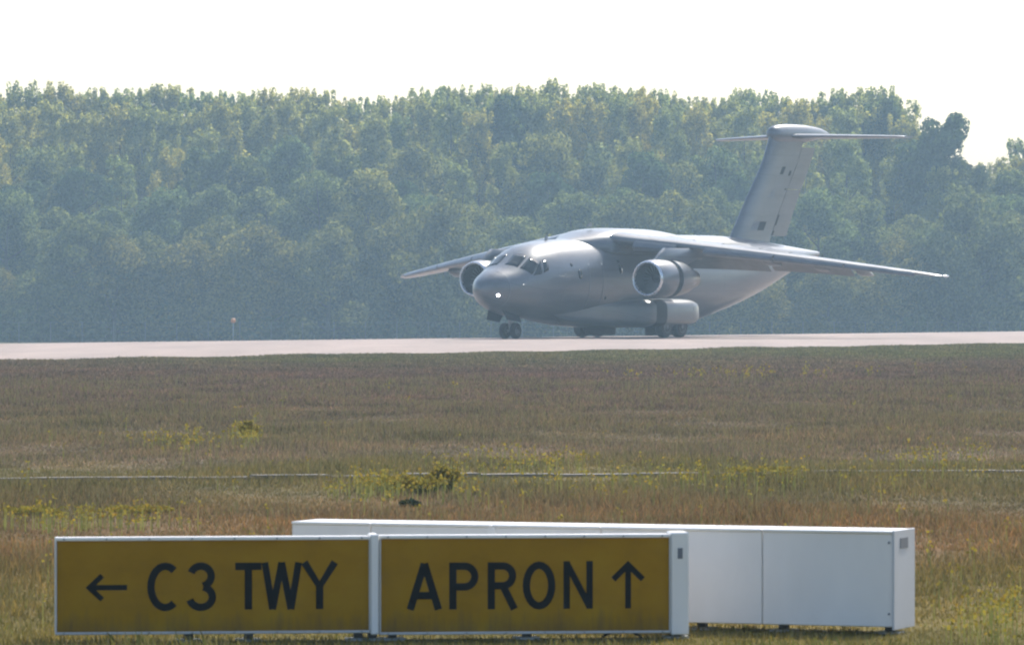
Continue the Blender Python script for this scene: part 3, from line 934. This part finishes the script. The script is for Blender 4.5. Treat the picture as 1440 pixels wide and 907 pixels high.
def face_sign(S, glyphs, end_w):
    r, W, z0, z1 = S.root, S.w, S.z0, S.z1
    fx1 = W - end_w
    S.b('housing', M['white_dull'], 0.004, fx1 - 0.001, 0.022, 0.20, z0 + 0.004, z1 - 0.004, 0.006)
    S.b('face_panel', M['yellow'], 0.012, fx1 - 0.008, 0.006, 0.021, z0 + 0.018, z1 - 0.024)
    # frame of four rails, butted end to end
    S.b('frame_rail', M['white'], 0.0, fx1 - 0.001, -0.012, 0.024, z1 - 0.024, z1, 0.004)
    S.b('frame_rail', M['alu'], 0.0, fx1 - 0.001, -0.012, 0.024, z0, z0 + 0.018, 0.004)
    S.b('frame_rail', M['alu'], 0.0, 0.013, -0.012, 0.024, z0 + 0.0185, z1 - 0.0245, 0.003)
    S.b('frame_rail', M['alu'], fx1 - 0.012, fx1 - 0.001, -0.012, 0.024, z0 + 0.0185, z1 - 0.0245, 0.003)
    S.b('end_post', M['white'], fx1, W, -0.03, 0.215, z0 - 0.012, z1 + 0.012, 0.008)
    for k in range(8):
        bx_ = 0.06 + (fx1 - 0.12) * k / 7
        for bz in (z1 - 0.012, z0 + 0.009):
            S.b('bolt_head', M['galv'], bx_ - 0.006, bx_ + 0.006, -0.0165, -0.0115, bz - 0.006, bz + 0.006)
    for nm, ch, px0, px1, py1, py0, sw in glyphs:
        st, gw = glyph(ch)
        X0, X1, Z0, Z1 = S.x(px0), S.x(px1), S.z(py0), S.z(py1)
        mb = MB()
        for k, (pts, closed) in enumerate(st):
            pp = [(X0 + x / gw * (X1 - X0), Z0 + y * (Z1 - Z0)) for x, y in pts]
            ribbon(mb, pp, sw, 0.0015, closed, 0.0006 * k)
        o = mb.build(nm, M['black'], r)
        o.location.y = 0.006

SW = 0.050
S1 = Sign('taxiway_sign', 'yellow board reading C3 TWY with an arrow pointing left', 'sign', 77, 532, 36.75, 37.0, 754.5, 891)
face_sign(S1, [('arrow', '<', 121, 183, 797, 853, 0.036), ('letter', 'C', 206, 249, 790, 859, SW), ('digit', '3', 263, 303, 790, 859, SW),
               ('letter', 'T', 330, 367, 791, 857, SW), ('letter', 'W', 367, 424, 791, 857, 0.046), ('letter', 'Y', 424, 474, 791, 857, SW)], 11 / 208)
S2 = Sign('taxiway_sign', 'yellow board reading APRON with an arrow pointing up', 'sign', 533, 968, 37.02, 37.25, 751.5, 891)
face_sign(S2, [('letter', 'A', 571, 622, 790, 856, SW), ('letter', 'P', 631, 672, 790, 856, SW), ('letter', 'R', 685, 727, 790, 856, SW),
               ('letter', 'O', 735, 780, 789, 857, SW), ('letter', 'N', 791, 834, 789, 856, 0.044), ('arrow', '^', 860, 906, 790, 856, 0.04)], 25 / 208)
for S, xs_ in ((S1, (265, 350, 505, 525)), (S2, (553, 742, 952))):
    legs(S, [S.x(x) for x in xs_])
MB().box(S2.x(952), S2.x(959), -0.034, -0.0305, S2.z(786), S2.z(771), 0.001).build('rivet_plate', M['plate'], S2.root)
cb = []
for k in range(15):
    u = k / 14
    cb.append((S2.x(845) + u * (S2.x(905) - S2.x(845)), 0.05, 0.0 + 0.062 * math.sin(math.pi * u) ** 0.7 - 0.005))
MB().tube(cb, 0.009, 8).build('power_cable', M['black'], S2.root, True)

S3 = Sign('taxiway_sign', 'plain white back of a long sign standing behind the yellow boards', 'sign', 410, 1256, 39.2, 37.6, 737.5, 884)
zt, zb, DEP = 0.716, 0.056, 0.46
def s3x(px):        # photo column to a place along the slanted board
    t_ = (px - 410) / (1256 - 410)
    return t_ * S3.DL / (t_ * S3.DL + (1 - t_) * S3.DR)* S3.w
cols = [410, 521, 692, 845, 1072, 1256]
for i in range(5):
    x0, x1 = s3x(cols[i]) + 0.003, s3x(cols[i + 1]) - 0.003
    S3.b('back_panel', M['white_dull'], x0, x1, 0.002 * (i % 2), DEP, zb, zt - 0.0185, 0.006)
    S3.b('top_cap', M['white'], x0, x1, -0.014, DEP + 0.014, zt - 0.018, zt, 0.005)
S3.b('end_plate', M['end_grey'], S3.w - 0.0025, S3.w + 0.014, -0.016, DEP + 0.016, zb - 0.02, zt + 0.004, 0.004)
S3.b('seam_strip', M['white'], s3x(692) - 0.03, s3x(692) + 0.03, -0.012, -0.0005, zb + 0.01, zt - 0.019)
S3.b('data_plate', M['plate'], S3.w + 0.0145, S3.w + 0.018, 0.12, 0.30, zt - 0.125, zt - 0.052)
for zz in (zt - 0.08, zb + 0.09):
    S3.b('screw_head', M['plate'], S3.w - 0.036, S3.w - 0.022, -0.006, 0.0005, zz - 0.007, zz + 0.007)
S3.z0 = zb
legs(S3, [s3x(x) for x in (430, 640, 860, 975, 1090, 1240)], 0.20, zb - 0.002)

# ------------------------------------------------------------------ trees
def leaf_cloud(centers, radii, n, size, rng, squash=(1, 1, 1), shell=0.55):
    """n leaf faces scattered over lobes; returns verts, quads"""
    centers, radii = np.array(centers), np.array(radii)
    wgt = (radii[:, 0] * radii[:, 2]) ** 1.0
    idx = rng.choice(len(centers), n, p=wgt / wgt.sum())
    d = rng.normal(size=(n, 3))
    d /= np.linalg.norm(d, axis=1)[:, None]
    rr = shell + (1 - shell) * rng.random(n) ** 0.6
    rr *= 1 + 0.16 * np.sin(d[:, 0] * 5 + idx) * np.cos(d[:, 2] * 4 + idx * 1.7)
    p = centers[idx] + d * radii[idx] * rr[:, None]
    nrm = d + rng.normal(size=(n, 3)) * 0.45
    nrm /= np.linalg.norm(nrm, axis=1)[:, None]
    t1 = np.cross(nrm, rng.normal(size=(n, 3)))
    t1 /= np.linalg.norm(t1, axis=1)[:, None] + 1e-9
    t2 = np.cross(nrm, t1)
    sz = size * (0.6 + 0.8 * rng.random(n))[:, None]
    a, b = t1 * sz, t2 * sz * 0.62
    V = np.empty((n, 4, 3))
    V[:, 0] = p - a
    V[:, 1] = p - b * 0.9 + nrm * sz * 0.12
    V[:, 2] = p + a
    V[:, 3] = p + b * 1.1 + nrm * sz * 0.12
    return V.reshape(-1, 3), np.arange(n * 4).reshape(-1, 4)

def make_tree(kind, seed):
    rng = np.random.default_rng(seed)
    rnd = random.Random(seed)
    root = empty({'poplar': 'poplar_tree', 'dark': 'dark_tree', 'broad': 'broadleaf_tree', 'bush': 'willow_bush'}[kind])
    H = {'poplar': 23.0, 'dark': 21.0, 'broad': 17.0, 'bush': 9.0}[kind]
    Rc = {'poplar': 2.5, 'dark': 3.9, 'broad': 4.1, 'bush': 3.9}[kind]
    cs, rs = [], []
    limbs = []
    nl = {'poplar': 75, 'dark': 70, 'broad': 60, 'bush': 30}[kind]
    for k in range(nl):
        u = (k + rnd.random()) / nl
        if kind == 'poplar':
            h = H * (0.16 + 0.82 * u)
            env = Rc * (0.8 + 0.4 * math.sin(math.pi * min(1, u * 1.1))) * (1 - u ** 6 * 0.5)
            rad = rnd.uniform(0.5, 0.95) * (1 - 0.2 * u ** 3)
            rz = rad * rnd.uniform(1.3, 2.1)
        elif kind == 'dark':
            h = H * (0.12 + 0.85 * u)
            env = Rc * math.sin(math.pi * (0.18 + 0.76 * u)) ** 0.7
            rad = rnd.uniform(0.7, 1.35)
            rz = rad * rnd.uniform(0.8, 1.2)
        elif kind == 'broad':
            h = H * (0.15 + 0.80 * u)
            env = Rc * math.sin(math.pi * (0.22 + 0.72 * u)) ** 0.6
            rad = rnd.uniform(0.8, 1.5)
            rz = rad * rnd.uniform(0.8, 1.15)
        else:
            h = H * (0.08 + 0.82 * u)
            env = Rc * math.sqrt(max(0.03, 1 - (u * 1.02) ** 2.2))
            rad = rnd.uniform(0.9, 1.6)
            rz = rad * rnd.uniform(0.7, 1.0)
        az = rnd.random() * 2 * math.pi
        q = env * (0.25 + 0.75 * math.sqrt(rnd.random()))
        cs.append((q * math.cos(az), q * math.sin(az), h))
        rs.append((rad, rad, rz))
        if k % 5 == 0 and h < H * 0.85:
            limbs.append(cs[-1])
    if kind == 'poplar':
        for k in range(6):                        # thin tips standing out of the crown
            az, q = rnd.random() * 6.28, rnd.random() * 1.8
            cs.append((q * math.cos(az), q * math.sin(az), H * rnd.uniform(0.99, 1.03)))
            rs.append((0.26, 0.26, rnd.uniform(0.6, 1.1)))
        for k in range(11):                       # upright leading shoots give the ragged top
            az, q = rnd.random() * 6.28, rnd.random() * 1.9
            cs.append((q * math.cos(az), q * math.sin(az), H * rnd.uniform(0.95, 1.01)))
            rs.append((0.33, 0.33, rnd.uniform(0.35, 0.8)))
    n = {'poplar': 20000, 'dark': 24000, 'broad': 24000, 'bush': 17000}[kind]
    size = {'poplar': 0.14, 'dark': 0.17, 'broad': 0.15, 'bush': 0.125}[kind]
    V, F = leaf_cloud(cs, rs, n, size, rng, shell=0.6)
    mat = {'poplar': 'leaf_poplar', 'dark': 'leaf_dark', 'broad': 'leaf_mid', 'bush': 'leaf_bush'}[kind]
    tr = MB()
    r0 = {'poplar': 0.24, 'dark': 0.32, 'broad': 0.30, 'bush': 0.18}[kind]
    bend = [(rnd.uniform(-0.25, 0.25), rnd.uniform(-0.25, 0.25)) for _ in range(6)]
    pts = [(bend[i][0] * i / 3, bend[i][1] * i / 3, (-0.3 if i == 0 else H * 0.92 * i / 5)) for i in range(6)]
    tr.tube(pts, [r0 * 1.25, r0 * 0.95, r0 * 0.75, r0 * 0.5, r0 * 0.28, 0.03], 9)
    for c in limbs:
        zb_ = max(0.8, c[2] - math.hypot(c[0], c[1]) * (1.6 if kind == 'poplar' else 0.9))
        i = min(4, int(zb_ / (H * 0.92) * 5))
        f = zb_ / (H * 0.92) * 5 - i
        a = Vector(pts[i]).lerp(Vector(pts[i + 1]), f)
        a.z = zb_
        tr.tube([a, a.lerp(Vector(c), 0.5) + Vector((0, 0, -0.2)), c], [r0 * 0.38, r0 * 0.24, 0.02], 6)
    tr.build('trunk', M['bark'], root, True)
    fast_obj('crown', V, F, M[mat], root)
    return root

protos = {k: [make_tree(k, 100 * i + j) for j in range(n)] for i, (k, n) in enumerate((('poplar', 5), ('dark', 3), ('broad', 3), ('bush', 3)))}
used = set()
LBL = {'sky': ('slender pale green poplar whose feathery top forms the skyline of the wood', 'tree', 'poplars along the skyline'),
       'deep': ('pale poplar deep in the wood, seen only in gaps between other crowns', 'tree', 'poplars deep in the wood'),
       'poplar': ('pale green poplar standing just in front of the skyline poplars', 'tree', 'poplars below the skyline'),
       'dark': ('dark bluish green dense tree standing among the pale poplars', 'tree', 'dark dense trees among the poplars'),
       'broad': ('medium height round-crowned green tree in front of the poplars', 'tree', 'round-crowned trees in front of the poplars'),
       'bush': ('low rounded olive bush at the front foot of the wood', 'bush', 'bushes along the foot of the wood')}
PH_ = {'poplar': 23.6, 'dark': 21.6, 'broad': 17.2, 'bush': 8.6}
def plant(kind, px, D, top_py, wide=1.0, label=None, row=None):
    """a tree at photo column px, D metres away, with its top at row top_py"""
    p = at(px, 414, D)
    h = CAMZ + (HZ - top_py) / FPX * D - Z_LOW
    k = h / PH_[kind]
    j = random.randrange(len(protos[kind]))
    src = protos[kind][j]
    if (kind, j) in used:
        o = copy_tree(src)
    else:
        o = src
        used.add((kind, j))
    l, c, g = LBL[row or kind]
    tag(o, label or l, c, g if not label else None)
    if label and 'group' in o:
        del o['group']
    o.location = (p.x, p.y, Z_LOW)
    w = (0.5 + 0.5 * k) * wide
    o.scale = (w * random.uniform(0.92, 1.1), w * random.uniform(0.92, 1.1), k)
    o.rotation_euler = (0, 0, random.uniform(0, 6.28))
    return o

# outline of the wood against the sky: (photo column, row)
SKY = pinterp([-500, 0, 40, 90, 150, 240, 330, 400, 455, 475, 520, 600, 690, 760, 830, 900, 960, 1010, 1050, 1090, 1140, 1220, 1275, 1300, 1340, 1362, 1385, 1410, 1440, 1900],
              [140, 134, 126, 130, 138, 128, 134, 132, 134, 148, 146, 136, 126, 124, 128, 130, 136, 140, 130, 134, 142, 130, 142, 160, 160, 205, 236, 222, 200, 180])
random.seed(21)
x = -460
while x < 1900:                                   # back row of poplars makes the skyline
    if not (1290 < x < 1372):
        plant('poplar', x, random.uniform(596, 606), SKY(x) + random.uniform(-6, 9), row='sky')
    x += random.uniform(20, 29)
x = -440
while x < 1880:                                   # second row
    if not (1290 < x < 1380):
        plant('poplar', x, random.uniform(580, 590), SKY(x) + random.uniform(5, 34))
    x += random.uniform(26, 40)
x = -450
while x < 1890:                                   # deeper in the wood
    if not (1290 < x < 1380):
        plant('poplar', x, random.uniform(612, 622), SKY(x) + random.uniform(25, 60), 1.2, row='deep')
    x += random.uniform(30, 44)
x = -430
while x < 1860:                                   # third row
    plant(random.choice(['poplar', 'poplar', 'broad']), x, random.uniform(566, 575), SKY(x) + random.uniform(50, 105))
    x += random.uniform(48, 70)
# dark trees that stand out of the rest
for px, D, py, lab in ((292, 560, 200, None), (345, 561, 212, None), (118, 563, 228, None), (700, 588, 123, 'dark round tree crown rising above the poplar tops'),
                       (770, 562, 235, None), (905, 562, 205, None), (1325, 572, 152, 'tall dark tree with a pointed top at the gap in the skyline'),
                       (1358, 570, 214, None), (1300, 575, 176, None), (1420, 565, 232, None), (480, 560, 205, None), (30, 561, 250, None),
                       (845, 590, 134, None), (1232, 590, 132, None), (560, 561, 250, None), (1030, 562, 240, None), (1500, 566, 210, None), (-90, 564, 215, None)):
    plant('dark', px, D, py, 1.0, lab)
x = -420
while x < 1850:                                   # round-crowned trees
    plant('broad', x, random.uniform(550, 557), 262 + 26 * math.sin(x * 0.011) + random.uniform(-22, 30), 1.05)
    x += random.uniform(60, 84)
x = -410
while x < 1840:                                   # bushes at the foot
    plant('bush', x, random.uniform(536, 546), 318 + 26 * math.sin(x * 0.017 + 1) + random.uniform(-26, 44), 1.1)
    x += random.uniform(44, 66)
for k, lst in protos.items():
    for j, o in enumerate(lst):
        if (k, j) not in used:
            for ch in list(o.children):
                bpy.data.objects.remove(ch)
            bpy.data.objects.remove(o)

# undergrowth between the stems: one tangled mass
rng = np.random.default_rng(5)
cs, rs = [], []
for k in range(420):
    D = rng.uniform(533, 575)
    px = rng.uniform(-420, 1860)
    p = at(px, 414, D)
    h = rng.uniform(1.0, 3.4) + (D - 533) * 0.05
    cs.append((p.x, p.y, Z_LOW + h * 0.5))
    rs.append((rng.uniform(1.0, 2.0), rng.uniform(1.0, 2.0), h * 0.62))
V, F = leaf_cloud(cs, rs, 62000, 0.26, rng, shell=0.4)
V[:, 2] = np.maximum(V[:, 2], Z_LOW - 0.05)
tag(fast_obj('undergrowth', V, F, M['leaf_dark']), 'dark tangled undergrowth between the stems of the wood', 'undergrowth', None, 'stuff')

# ------------------------------------------------------------------ perimeter fence and marker
fA, fB = at(-330, 414, 520), at(1770, 414, 528)
fd = Vector((fB.x - fA.x, fB.y - fA.y, 0))
fl = fd.length
fd.normalize()
fence = empty('perimeter_fence', (fA.x, fA.y, Z_LOW), math.atan2(fd.y, fd.x))
tag(fence, 'low wire perimeter fence on thin grey posts along the wood', 'fence')
post_me = None
nposts = int(fl / 3.0)
for k in range(nposts + 1):
    if post_me is None:
        o = MB().box(-0.035, 0.035, -0.035, 0.035, -0.3, 2.02, 0.005).build('fence_post', M['fence'], fence)
        post_me = o.data
    else:
        o = bpy.data.objects.new('fence_post', post_me)
        COL.objects.link(o)
        o.parent = fence
    o.location = (k * 3.0, 0, 0)
for z in (0.3, 0.72, 1.14, 1.56, 1.96):
    MB().tube([(0, -0.042, z), (fl, -0.042, z)], 0.006 if z < 1.9 else 0.012, 6).build('fence_wire', M['fence'], fence)
mk = at(328, 414, 505)
mroot = empty('marker_post', (mk.x, mk.y, Z_LOW))
tag(mroot, 'thin pole with a small orange marker head near the wood', 'marker')
MB().tube([(0, 0, -0.2), (0, 0, 2.0)], 0.045, 8).build('pole', M['galv'], mroot, True)
MB().loft([[(0.24 * r * math.cos(k / 12 * 6.2832), 0.24 * r * math.sin(k / 12 * 6.2832), 2.0 + z) for k in range(12)] for r, z in ((0.5, 0), (0.95, 0.1), (1, 0.2), (0.8, 0.36), (0.3, 0.44))]).build('marker_head', M['orange'], mroot, True)

# ------------------------------------------------------------------ grass and weeds of the field
def in_field(X, Y):
    q = Y * SP - X * CP
    return q < Q_EDGE - 0.15

def blades(n_tufts, per, dlo, dhi, hlo, hhi, wid, mat, name, label, rng, lean=0.35, spread=0.10, weight=None, cat='grass', margin=2.5):
    """tufts of tapering blades over the field, closer ones denser"""
    r = rng.random(n_tufts * 2)
    D = dlo * (dhi / dlo) ** r if weight is None else weight(r)
    # density per square metre falls as 1/D: choose lateral position uniformly over the visible width
    X = (rng.random(n_tufts * 2) * 2 - 1) * (0.0985 * D + margin)
    keep = in_field(X, D)
    keep &= rng.random(n_tufts * 2) < (0.0985 * D + margin) / (0.0985 * dhi + margin) * 1.0 + 0.12
    X, D = X[keep][:n_tufts], D[keep][:n_tufts]
    n = len(X)
    clump = 0.62 + 0.55 * np.sin(X * 0.9 + 1.3 * np.sin(D * 0.21)) * np.sin(D * 0.33 + 0.7 * np.sin(X * 0.37)) + 0.25 * rng.random(n)
    clump = np.clip(clump, 0.3, 1.3)
    grow = 1 + np.clip((D - 60) / 160, 0, 1) * 0.9         # far tufts stand for a few stems each
    X = np.repeat(X, per); D2 = np.repeat(D, per)
    m = n * per
    H = rng.uniform(hlo, hhi, m) * np.repeat(clump, per)
    H = np.where((D2 > 34.3) & (D2 < 39.5), H * 0.5, H)       # kept short round the signs
    W = wid * rng.uniform(0.6, 1.5, m) * np.repeat(grow, per) * (0.6 + D2 / 90)
    bx = X + rng.normal(0, spread, m) * np.repeat(grow, per)
    by = D2 + rng.normal(0, spread, m) * np.repeat(grow, per)
    az = rng.random(m) * 2 * np.pi
    ln = H * lean * rng.random(m)
    ca = rng.random(m) * np.pi
    V = np.empty((m, 3, 3))
    V[:, 0] = np.stack([bx - W * np.cos(ca), by - W * np.sin(ca), np.full(m, -0.01)], 1)
    V[:, 1] = np.stack([bx + W * np.cos(ca), by + W * np.sin(ca), np.full(m, -0.01)], 1)
    V[:, 2] = np.stack([bx + ln * np.cos(az), by + ln * np.sin(az), H], 1)
    o = fast_obj(name, V.reshape(-1, 3), np.arange(m * 3).reshape(-1, 3), mat, tri=True)
    tag(o, label, cat, None, 'stuff')
    return o

blades(185000, 6, 31, 268, 0.035, 0.115, 0.006, M['grass'], 'field_grass', 'short dry brown and olive grass covering the airfield', np.random.default_rng(31), 1.1, 0.13)
blades(26000, 4, 31, 150, 0.08, 0.24, 0.003, M['straw'], 'straw_stalks', 'taller straw coloured stalks standing in the grass', np.random.default_rng(32), 0.3, 0.06)

def flower_field(n, rng, name):
    """yellow heads on thin stalks in loose drifts"""
    drifts = [(60, 718, 90, 6), (170, 716, 110, 5), (250, 612, 60, 9), (345, 605, 22, 12), (610, 672, 90, 16), (1080, 660, 260, 14), (1320, 640, 120, 14),
              (880, 668, 240, 14), (1400, 850, 60, 30), (520, 672, 60, 10), (740, 640, 120, 12), (1050, 520, 200, 5)]
    P_ = []
    for k in range(n):
        if rng.random() < 0.8:
            px, py, sx, sy = drifts[rng.integers(len(drifts))]
            x, y = rng.normal(px, sx * 0.5), rng.normal(py, sy * 0.6)
        else:
            x, y = rng.uniform(-60, 1500), 500 + 410 * rng.random() ** 0.6
        y = max(502, min(930, y))
        if y > 850 and x < 1330:
            continue
        D = FPX * (CAMZ - 0.2) / (y - HZ)
        p = at(x, 414, D)
        if in_field(p.x, p.y):
            P_.append((p.x, p.y))
    P_ = np.array(P_)
    m = len(P_)
    H = rng.uniform(0.10, 0.26, m)
    V, F = [], []
    heads = np.concatenate([P_, H[:, None]], 1)
    n6 = 5
    idx = np.repeat(np.arange(m), n6)
    ctr = heads[idx] + rng.normal(0, 0.018, (m * n6, 3)) * (0.7 + heads[idx][:, 1:2] / 80)
    d = rng.normal(size=(m * n6, 3)); d /= np.linalg.norm(d, axis=1)[:, None]
    t1 = np.cross(d, rng.normal(size=(m * n6, 3))); t1 /= np.linalg.norm(t1, axis=1)[:, None]
    t2 = np.cross(d, t1)
    s = (0.009 + 0.00012 * heads[idx][:, 1:2]) * rng.uniform(0.7, 1.3, (m * n6, 1))
    Q = np.stack([ctr - t1 * s, ctr - t2 * s, ctr + t1 * s, ctr + t2 * s], 1).reshape(-1, 3)
    o = fast_obj(name, Q, np.arange(len(Q)).reshape(-1, 4), M['flower'])
    tag(o, 'loose drifts of small yellow wildflowers in the grass', 'wildflowers', None, 'stuff')
    w = 0.003 + 0.00004 * P_[:, 1]
    S = np.stack([np.stack([P_[:, 0] - w, P_[:, 1], np.full(m, -0.01)], 1), np.stack([P_[:, 0] + w, P_[:, 1], np.full(m, -0.01)], 1),
                  np.stack([P_[:, 0] + w * 0.4, P_[:, 1], H], 1), np.stack([P_[:, 0] - w * 0.4, P_[:, 1], H], 1)], 1).reshape(-1, 3)
    o = fast_obj('flower_stalks', S, np.arange(len(S)).reshape(-1, 4), M['weed'])
    tag(o, 'green stalks of the small yellow wildflowers', 'wildflowers', None, 'stuff')
flower_field(1000, np.random.default_rng(41), 'wildflowers')

def weed(px, py, wid, hgt, label, seed, flowers=0.5, dark=False, D=None):
    """a clump of leafy stems with yellow heads: one plant"""
    D = D or FPX * CAMZ / (py - HZ)
    p = at(px, 414, D)
    rng = np.random.default_rng(seed)
    w, h = wid / FPX * D / 2, 0.8 * hgt / FPX * D
    root = empty('wildflower_plant' if flowers > 0 else 'weed_shadow_clump', (p.x, p.y, 0))
    tag(root, label, 'plant')
    ns = 26
    mb = MB()
    cs, rs, tops = [], [], []
    for k in range(ns):
        a, q = rng.random() * 6.28, math.sqrt(rng.random())
        tx, ty = w * q * math.cos(a), w * 0.6 * q * math.sin(a)
        hh = h * (0.55 + 0.45 * rng.random()) * (1 - 0.35 * q * q)
        mb.tube([(tx * 0.3, ty * 0.3, -0.01), (tx * 0.75, ty * 0.75, hh * 0.5), (tx, ty, hh)], [0.006, 0.005, 0.003], 4)
        for u in (0.3, 0.55, 0.8):
            cs.append((tx * (0.3 + 0.7 * u), ty * (0.3 + 0.7 * u), hh * u))
            rs.append((w * 0.22, w * 0.22, h * 0.16))
        tops.append((tx, ty, hh))
    mb.build('stems', M['weed_shadow' if dark else 'weed'], root)
    V, F = leaf_cloud(cs, rs, 80 if not dark else 300, 0.022 + 0.00008 * D, rng, shell=0.1)
    V[:, 2] = np.maximum(V[:, 2], 0.0)
    tag(fast_obj('leaves', V, F, M['weed_shadow' if dark else 'weed'], root), kind='stuff')
    if flowers > 0:
        V, F = leaf_cloud(tops, [(w * 0.22, w * 0.22, h * 0.22)] * len(tops), int(700 * flowers), 0.017 + 0.00008 * D, rng, shell=0.1)
        V[:, 2] = np.maximum(V[:, 2], 0.0)
        tag(fast_obj('flower_heads', V, F, M['flower'], root), kind='stuff')
weed(624, 692, 46, 44, 'tall bright yellow wildflower plant beside the kerb strip', 1, 1.0)
weed(600, 696, 62, 36, 'broad yellow wildflower plant with a dark leafy base near the kerb', 2, 0.7)
weed(560, 690, 66, 28, 'low sprawling yellow-green wildflower plant next to the broad dark-based one', 3, 0.6)
weed(577, 713, 34, 16, 'small weed clump coloured blackish green as shadow in front of the yellow plants', 4, 0, True)  # dark leaves stand in for the shadow beside the yellow plants
weed(349, 618, 26, 34, 'lone yellow wildflower plant with dark foot in the brown grass', 5, 0.9)
weed(1075, 672, 110, 24, 'wide yellowish plant patch on the kerb strip', 8, 0.5)
weed(185, 722, 110, 14, 'low flat mat of yellow wildflowers in the grass', 11, 1.0)
weed(40, 724, 80, 14, 'short bright patch of yellow wildflowers in olive grass', 12, 1.0)

# grass that grows up in front of and around the signs
rng = np.random.default_rng(77)
m = 5200
px = rng.uniform(-40, 1480, m)
D = rng.uniform(34.6, 36.55, m)
X = (px - 720) / FPX * D
tall = (np.exp(-((px - 280) / 90) ** 2) + 0.8 * np.exp(-((px - 180) / 50) ** 2) + 0.7 * np.exp(-((px - 1150) / 140) ** 2) + 0.5 * np.exp(-((px - 820) / 70) ** 2))
H = rng.uniform(0.015, 0.045, m) * (1 + 2.2 * tall * rng.random(m))
W = rng.uniform(0.0015, 0.0035, m)
ln = H * rng.normal(0, 0.28, m)
V = np.empty((m, 4, 3))
V[:, 0] = np.stack([X - W, D, np.full(m, -0.01)], 1)
V[:, 1] = np.stack([X + W, D, np.full(m, -0.01)], 1)
V[:, 2] = np.stack([X + W * 0.7 + ln * 0.4, D, H * 0.6], 1)
V[:, 3] = np.stack([X + ln, D + 0.01, H], 1)
tag(fast_obj('verge_grass', V.reshape(-1, 3), np.arange(m * 4).reshape(-1, 4), blade_mat('verge_grass_blades', False, [(0, (0.10, 0.12, 0.03)), (0.4, (0.16, 0.16, 0.045)), (0.7, (0.22, 0.18, 0.06)), (1, (0.24, 0.22, 0.06))])),
    'thin green and straw grass growing up in front of the signs', 'grass', None, 'stuff')

# ------------------------------------------------------------------ haze
hz = MB().box(-3600, 3600, -3600, 4600, Z_LOW - 1.0, 25.5).build('haze')
hm = bpy.data.materials.new('haze_air')
hm.use_nodes = True
ht = hm.node_tree
ht.nodes.remove(ht.nodes['Principled BSDF'])
pv = ht.nodes.new('ShaderNodeVolumePrincipled')
pv.inputs['Color'].default_value = (0.56, 0.81, 1.0, 1)
pv.inputs['Density'].default_value = 0.00046
pv.inputs['Anisotropy'].default_value = 0.15
ht.links.new(pv.outputs[0], ht.nodes['Material Output'].inputs['Volume'])
hz.data.materials.append(hm)
tag(hz, 'thin bluish summer haze over the airfield', None, None, 'stuff')
